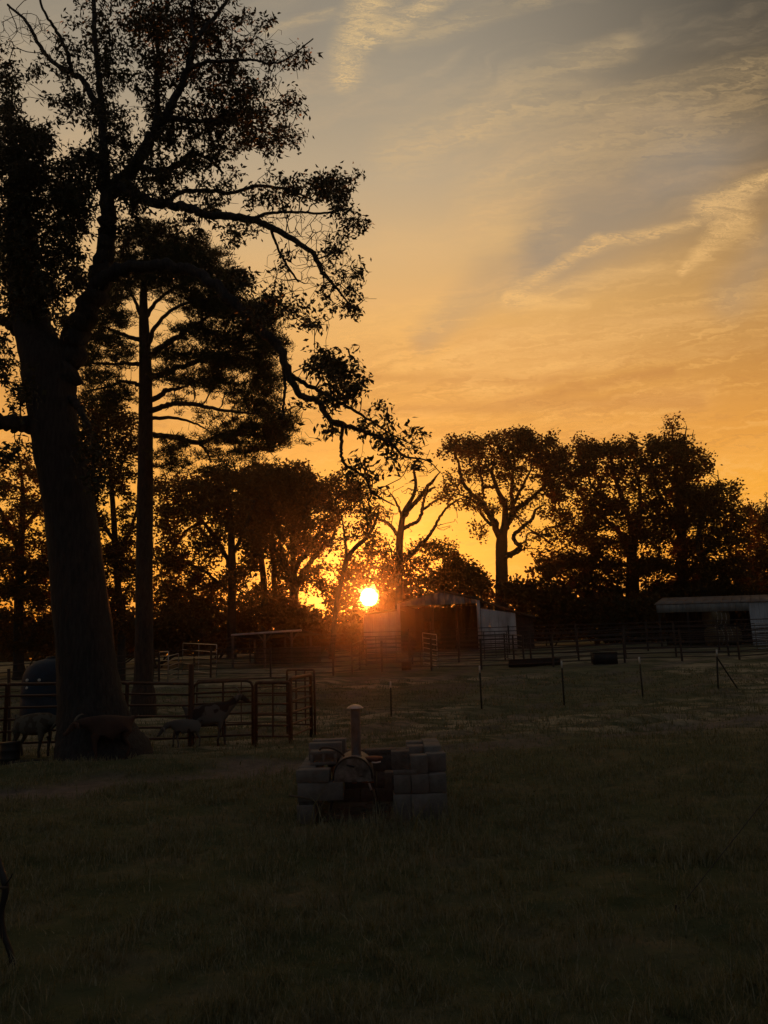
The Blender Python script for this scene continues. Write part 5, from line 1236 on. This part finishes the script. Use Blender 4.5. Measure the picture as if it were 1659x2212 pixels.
def black_tub():
    p = gp(34, 1622); p = at(34, 1400, 15.15); p[2] = H(p[0], p[1]); s = p[1] / F
    root = thing('feed_barrel', 'squat black feed barrel left of the speckled goat', 'barrel', p)
    b = MB(); h = .44; r = .18
    pr = [(r * .9, 0), (r * .95, .02), (r, h * .3), (r * 1.03, h * .32), (r, h * .34), (r, h * .65), (r * 1.03, h * .67), (r, h * .69), (r * .97, h - .02), (r * 1.02, h), (r * .9, h), (r * .85, h * .5)]
    b.tube([p + np.array([0, 0, z + i * 1e-4]) for i, (q, z) in enumerate(pr)], [q for q, z in pr], 24, caps=True); b.build('barrel_body', M['black'], root, True)
    MB().tube([p + np.array([0, 0, h - .06]), p + np.array([0, 0, h - .05])], [r * .9, r * .9], 24).build('feed', M['hay'], root)
black_tub()
def log():
    a = gp(18, 1650); b = gp(150, 1640); root = thing('log', 'dark fallen log lying at the foot of the leftmost panels', 'log', a)
    P = catmull([a + [0, 0, .05], (a * .6 + b * .4) + [0, .05, .07], (a * .3 + b * .7) + [0, -.02, .06], b + [0, 0, .04]], 5)
    MB().tube(P, np.linspace(.07, .045, len(P)), 10, wob=.1, seed=3).build('log_body', M['bark'], root, True)
log()

# ------------------------------------------------------------------ block fire pit with grill
def block_mesh(nm, m, cores=True, L=.39, Wd=.19, Hh=.19):
    b = MB(); t = .032
    if cores:
        b.box((0, -Wd / 2 + t / 2, 0), (L, t, Hh)); b.box((0, Wd / 2 - t / 2, 0), (L, t, Hh))
        for x in (-L / 2 + t / 2, 0, L / 2 - t / 2): b.box((x, 0, 0), (t, Wd - 2 * t, Hh))
    else: b.box((0, 0, 0), (L, Wd, Hh))
    me = b.mesh(nm, m)
    bm = bmesh.new(); bm.from_mesh(me); bmesh.ops.bevel(bm, geom=bm.edges[:], offset=.002, segments=1, affect='EDGES'); bm.to_mesh(me); bm.free()
    return me
def fire_pit():
    c = gp(800, 1772); s = c[1] / F            # metres per photo unit here
    cx = c[0]; y0 = c[1]
    root = thing('fire_pit', 'square fire pit of stacked grey concrete blocks in the middle of the yard', 'fire pit', (cx, y0, H(cx, y0)))
    gz = H(cx, y0) - .02
    g = random.Random(9); cache = {}
    def put(L, Hh, x, y, z, rz=0., rx=0., m='conc', cores=False, Wd=.19):
        """z is the bottom of the block"""
        key = (L, Hh, m, cores, Wd)
        if key not in cache: cache[key] = block_mesh('block', M[m], cores, L=L, Hh=Hh, Wd=Wd)
        o = bpy.data.objects.new('block', cache[key]); COL.objects.link(o); o.parent = root
        hz = (Wd if rx else Hh) / 2
        o.location = Vector((x, y, z + hz)) - root.location
        o.rotation_euler = (rx + g.uniform(-.008, .008), g.uniform(-.008, .008), rz + g.uniform(-.03, .03)); return o
    X = lambda px: at(px, 1700, y0)[0]
    hp = math.pi / 2
    xl = X(640) + .10
    # left pier: short end block below, two wide courses above, running back
    put(.19, .215, xl, y0 + .10, gz)
    for j in range(3): put(.39, .215, xl, y0 + .40 + .40 * j, gz, hp, m='conc_b', cores=True)
    put(.50, .19, xl + .16, y0 + .10, gz + .255, .02); put(.36, .13, xl + .085, y0 + .09, gz + .45, -.04)
    put(.10, .04, xl - .03, y0 + .12, gz + .215, m='conc_b'); put(.08, .04, xl + .06, y0 + .12, gz + .215, m='conc_b')
    for j in range(3):
        put(.39, .19, xl, y0 + .40 + .40 * j, gz + .218, hp, m='conc_b' if j else 'conc'); put(.39, .17, xl, y0 + .41 + .40 * j, gz + .412, hp, m='conc')
    # block lying on its side with its cores showing, and slabs behind
    put(.30, .19, xl + .17, y0 + .42, gz + .585, .05, hp, cores=True, Wd=.15)
    put(.39, .19, xl + .16, y0 + .80, gz + .585, .0); put(.39, .19, xl + .20, y0 + 1.02, gz + .60, .0)
    # back wall
    for r in range(3):
        for i in range(3):
            x = xl + .36 + i * .40 + (.2 if r % 2 else 0)
            if x < X(965) - .30: put(.39, .19, x, y0 + 1.12, gz + r * .195, m='conc_b')
        put(.19, .19, X(965) - .42, y0 + 1.12, gz + r * .195, m='conc_b')
    for i in range(3): put(.39, .06, xl + .42 + i * .40, y0 + 1.12, gz + .583, m='conc_b')
    # right wall, front face made of block ends
    xr = X(966)
    put(.39, .295, xr - .20, y0 + .08, gz); put(.192, .295, xr - .495, y0 + .09, gz)
    for i in range(3):
        put(.188, .19, xr - .10 - i * .194, y0 + .08 + (.014 if i % 2 == 0 else 0), gz + .305, m='conc')
    put(.18, .19, xr - .02 - 3 * .19, y0 + .30, gz + .305, m='conc_b')
    put(.26, .05, xr - .46, y0 + .10, gz + .498); put(.20, .19, xr - .50, y0 + .12, gz + .552, m='conc_b'); put(.19, .19, xr - .30, y0 + .12, gz + .50, cores=False)
    for j in range(3):
        put(.39, .295, xr - .10, y0 + .39 + j * .40, gz, hp); put(.39, .295, xr - .30, y0 + .39 + j * .40, gz, hp, m='conc_b')
        put(.39, .19, xr - .10, y0 + .39 + j * .40, gz + .298, hp); put(.39, .19, xr - .30, y0 + .39 + j * .40, gz + .298, hp, m='conc_b')
    put(.22, .19, xr - .10, y0 + .24, gz + .50); 
    for j in range(2):
        put(.39, .25, xr - .12, y0 + .55 + j * .40, gz + .495, hp); put(.19, .25, xr - .32, y0 + .50 + j * .42, gz + .495, m='conc')
    return c, s, gz, y0
pc, ps, pgz, py0 = fire_pit()
def grill():
    X = lambda px: at(px, 1650, py0)[0]
    Zp = lambda py, dy=0: at(764, py, py0 + dy)[2]
    cx = X(761); y = py0 + .02; zb = Zp(1689, .02); zt = Zp(1636, .02); r = (802 - 719) / 2 * ps; hgt_ = zt - zb
    root = thing('barrel_grill', 'small barrel grill with an arched end plate and tall chimney, in the block pit', 'grill', (cx, y + .4, zb))
    def arch(yy, k=20, rr=1.0):
        P = [(cx - r * rr * 1.0, yy, zb)]
        for i in range(k + 1):
            t = math.pi - math.pi * i / k
            P.append((cx + r * .97 * rr * math.cos(t), yy, zb + .03 + (hgt_ - .03) * rr * max(0, math.sin(t)) ** .85))
        P.append((cx + r * 1.0 * rr, yy, zb)); return P
    A = arch(y, rr=.97); n = len(A)
    V = A + [(p[0], p[1] + .012, p[2]) for p in A]
    fs = [tuple(range(n)), tuple(range(2 * n - 1, n - 1, -1))] + [(i, n + i, n + (i + 1) % n, (i + 1) % n) for i in range(n)]
    link('end_plate', mesh_np('end_plate', V, faces=fs), root, M['steel_paint'])
    A0 = arch(y + .004, rr=1.0); A1 = arch(y + .62, rr=1.0); V = A0 + A1
    fs = [(i, i + 1, n + i + 1, n + i) for i in range(n - 1)] + [tuple(range(2 * n - 1, n - 1, -1)), (0, n, 2 * n - 1, n - 1)]
    o = link('barrel', mesh_np('barrel', V, faces=fs), root, M['steel_paint'])
    MB().tube([np.array(p) for p in A0[1:-1]], .011, 8).build('rim', M['black'], root, True)
    MB().tube([(cx - .06, y - .02, zt - .075), (cx - .02, y - .03, zt - .085), (cx + .02, y - .02, zt - .098)], .010, 8).build('handle', M['black'], root, True)
    MB().tube([(cx + .07, y - .012, zb + .058), (cx + .11, y - .012, zb + .058)], .005, 6).build('latch', M['black'], root)
    ch0 = np.array([X(768), y + .22, zt - .03]); ztop = Zp(1531, .22)
    rc = 10.3 * ps * 1.03
    MB().tube([ch0, (ch0[0], ch0[1], ztop)], rc, 20, caps=False).build('chimney', M['flue'], root, True)
    MB().tube([(ch0[0], ch0[1], ch0[2]), (ch0[0], ch0[1], ch0[2] + .03)], rc * 1.15, 20).build('chimney_collar', M['steel_paint'], root, True)
    capm = MB(); zc = ztop + .005; pr = [(rc * 1.7, -.002), (rc * 1.68, .004), (rc * 1.35, .022), (rc * .8, .036), (rc * .2, .043), (.001, .044)]
    capm.tube([(ch0[0], ch0[1], zc + z) for q, z in pr], [q for q, z in pr], 24); capm.build('chimney_cap', M['galv'], root, True)
    for sx in (-1, 1):
        rod('cap_strut', (ch0[0] + sx * rc * .9, ch0[1], ztop - .03), (ch0[0] + sx * rc * 1.1, ch0[1], zc + .012), .004, M['galv'], root, 6)
    # legs that splay to the blocks and ground
    for (px, sx) in ((727, -1), (794, 1)):
        for yy in (y + .03, y + .58):
            a_ = np.array([X(px), yy, zb + .005]); b_ = np.array([X(px) + sx * .13, yy, pgz + .02]); m_ = a_ + (b_ - a_) * .24
            rod('leg_stub', a_, m_, .013, M['galv'], root, 8); rod('leg', m_, b_, .009, M['black'], root, 8)  # short pale stub on top, dark leg below
    MB().box((X(793), y + .03, zb - .012), (.13, .03, .012)).build('side_rail', M['rust'], root)
    MB().box((X(764), y + .015, zb - .014), (.05, .02, .012)).build('side_rail', M['rust'], root)
    # raised rear rim hoop
    P = [(X(a) * 1.035, y + .30, Zp(b, .32)) for a, b in ((690, 1618), (697, 1613), (712, 1614), (725, 1618), (737, 1626), (748, 1638), (754, 1650))]
    MB().tube(catmull(P, 4), .012, 8).build('lid_hoop', M['black'], root, True)
    # round pan on the right shoulder
    pn = MB(); c0 = np.array([X(806), y + .30, Zp(1640, .3)])
    pn.tube([c0 + [0, 0, -.035], c0 + [0, 0, -.03], c0 + [0, 0, 0], c0 + [0, 0, .015], c0 + [0, 0, .02]], [.06, .085, .105, .10, .03], 24); pn.build('pan', M['rust'], root, True)
    MB().tube([c0 + [-.02, -.1, -.03], c0 + [.03, -.105, -.034], c0 + [.08, -.085, -.028]], .008, 6).build('pan_handle', M['white'], root, True)
    rod('pan_bracket', c0 + np.array([-.1, .0, -.03]), (cx + r * .6, y + .30, zb + .1), .01, M['steel_paint'], root, 6)
grill()
def sticks():
    SX = lambda px: at(px, 1750, py0)[0]
    g = np.random.default_rng(8)
    for i in range(26):
        x = SX(g.uniform(690, 845)); y = py0 + g.uniform(-.02, .6); z = pgz + g.uniform(.03, .14)
        a = g.uniform(0, math.pi); L = g.uniform(.18, .5); d = np.array([math.cos(a) * L, math.sin(a) * L * .6, g.uniform(-.05, .14)])
        if i == 0: x, y, z, d = SX(668), py0 - .03, pgz + .27, np.array([.42, .12, -.14])
        P = catmull([np.array([x, y, z]) - d / 2, np.array([x, y, z]) + g.normal(0, .02, 3), np.array([x, y, z]) + d / 2], 4)
        P[:, 0] = np.clip(P[:, 0], SX(650), SX(842)) if i else P[:, 0]
        root = MB().tube(P, np.linspace(.012, .004, len(P)) * g.uniform(.6, 1.3), 6).build('stick', M['stick'])
        me = root.data; c = Vector(P.mean(0)); me.transform(Matrix.Translation(-c)); root.location = c
        tag(root, 'thick bent stick leaning on the left pier of the fire pit' if i == 0 else 'dry stick in the brush heap inside the block fire pit', 'stick', 'sticks heaped in the fire pit')
sticks()

# ------------------------------------------------------------------ near things
def bent_branch():
    p = gp(26, 2085); root = thing('bent_branch', 'black crooked branch stuck in the grass at the lower left edge', 'branch', p)
    Y = p[1]
    pts = [(30, 2095, 0), (24, 2064, 0), (16, 2040, .0), (8, 2018, .0), (3, 1990, 0), (3, 1965, 0), (9, 1940, 0), (12, 1920, 0), (9, 1900, 0), (2, 1880, .02), (-8, 1850, .05)]
    P = catmull([at(a, b, Y + d) for a, b, d in pts], 5)
    MB().tube(P, np.linspace(.017, .022, len(P)) , 10, wob=.12, seed=2).build('stem', M['black'], root, True)
    for pp in ([(10, 1916, 0), (14, 1908, -.02), (22, 1898, -.03), (28, 1886, -.04)], [(4, 1900, 0), (-4, 1885, 0), (-12, 1860, 0)]):
        MB().tube(catmull([at(a, b, Y + d) for a, b, d in pp], 4), np.linspace(.008, .003, 4 * (len(pp) - 1) + 1), 6).build('twig', M['black'], root, True)
    sl = MB(); sl.slab([at(-4, 1914, Y - .03), at(20, 1916, Y - .03), at(8, 1922, Y - .03), at(-4, 1920, Y - .03)], (0, 1, 0), .006); sl.build('torn_bark', M['stick'], root)
bent_branch()
def guy_wire():
    a = gp(1466, 1982); b = at(1930, 1378, a[1] + 1.0); c = at(1659, 1731, a[1] + .42)
    root = thing('guy_wire', 'thin dark wire slanting up to the right from the grass', 'wire', a)
    rod('cable', a + np.array([0, 0, .02]), b, .0032, M['wire'], root, 6)
    rod('stake', a + np.array([0, 0, -.15]), a + np.array([-.01, 0, .05]), .009, M['wire'], root, 8)
guy_wire()

# ------------------------------------------------------------------ volume added to imitate lens bloom about the sun
def bloom_haze():
    b = MB(); x0, x1, y0, y1, z0, z1 = -330, 330, -70, 330, -4.0, 30.0
    b.box(((x0 + x1) / 2, (y0 + y1) / 2, (z0 + z1) / 2), (x1 - x0, y1 - y0, z1 - z0))
    m = bpy.data.materials.new('bloom_haze'); m.use_nodes = True; nt = m.node_tree; nt.nodes.clear()
    o = nt.nodes.new('ShaderNodeOutputMaterial'); v = nt.nodes.new('ShaderNodeVolumePrincipled')
    v.inputs['Density'].default_value = HAZE; v.inputs['Anisotropy'].default_value = .94
    v.inputs['Color'].default_value = (.95, .88, .8, 1)
    nt.links.new(v.outputs[0], o.inputs['Volume'])
    ob = b.build('bloom_haze', m); tag(ob, 'thin volume added to glow like lens bloom around the low sun', kind='stuff')
HAZE = .0004
bloom_haze()
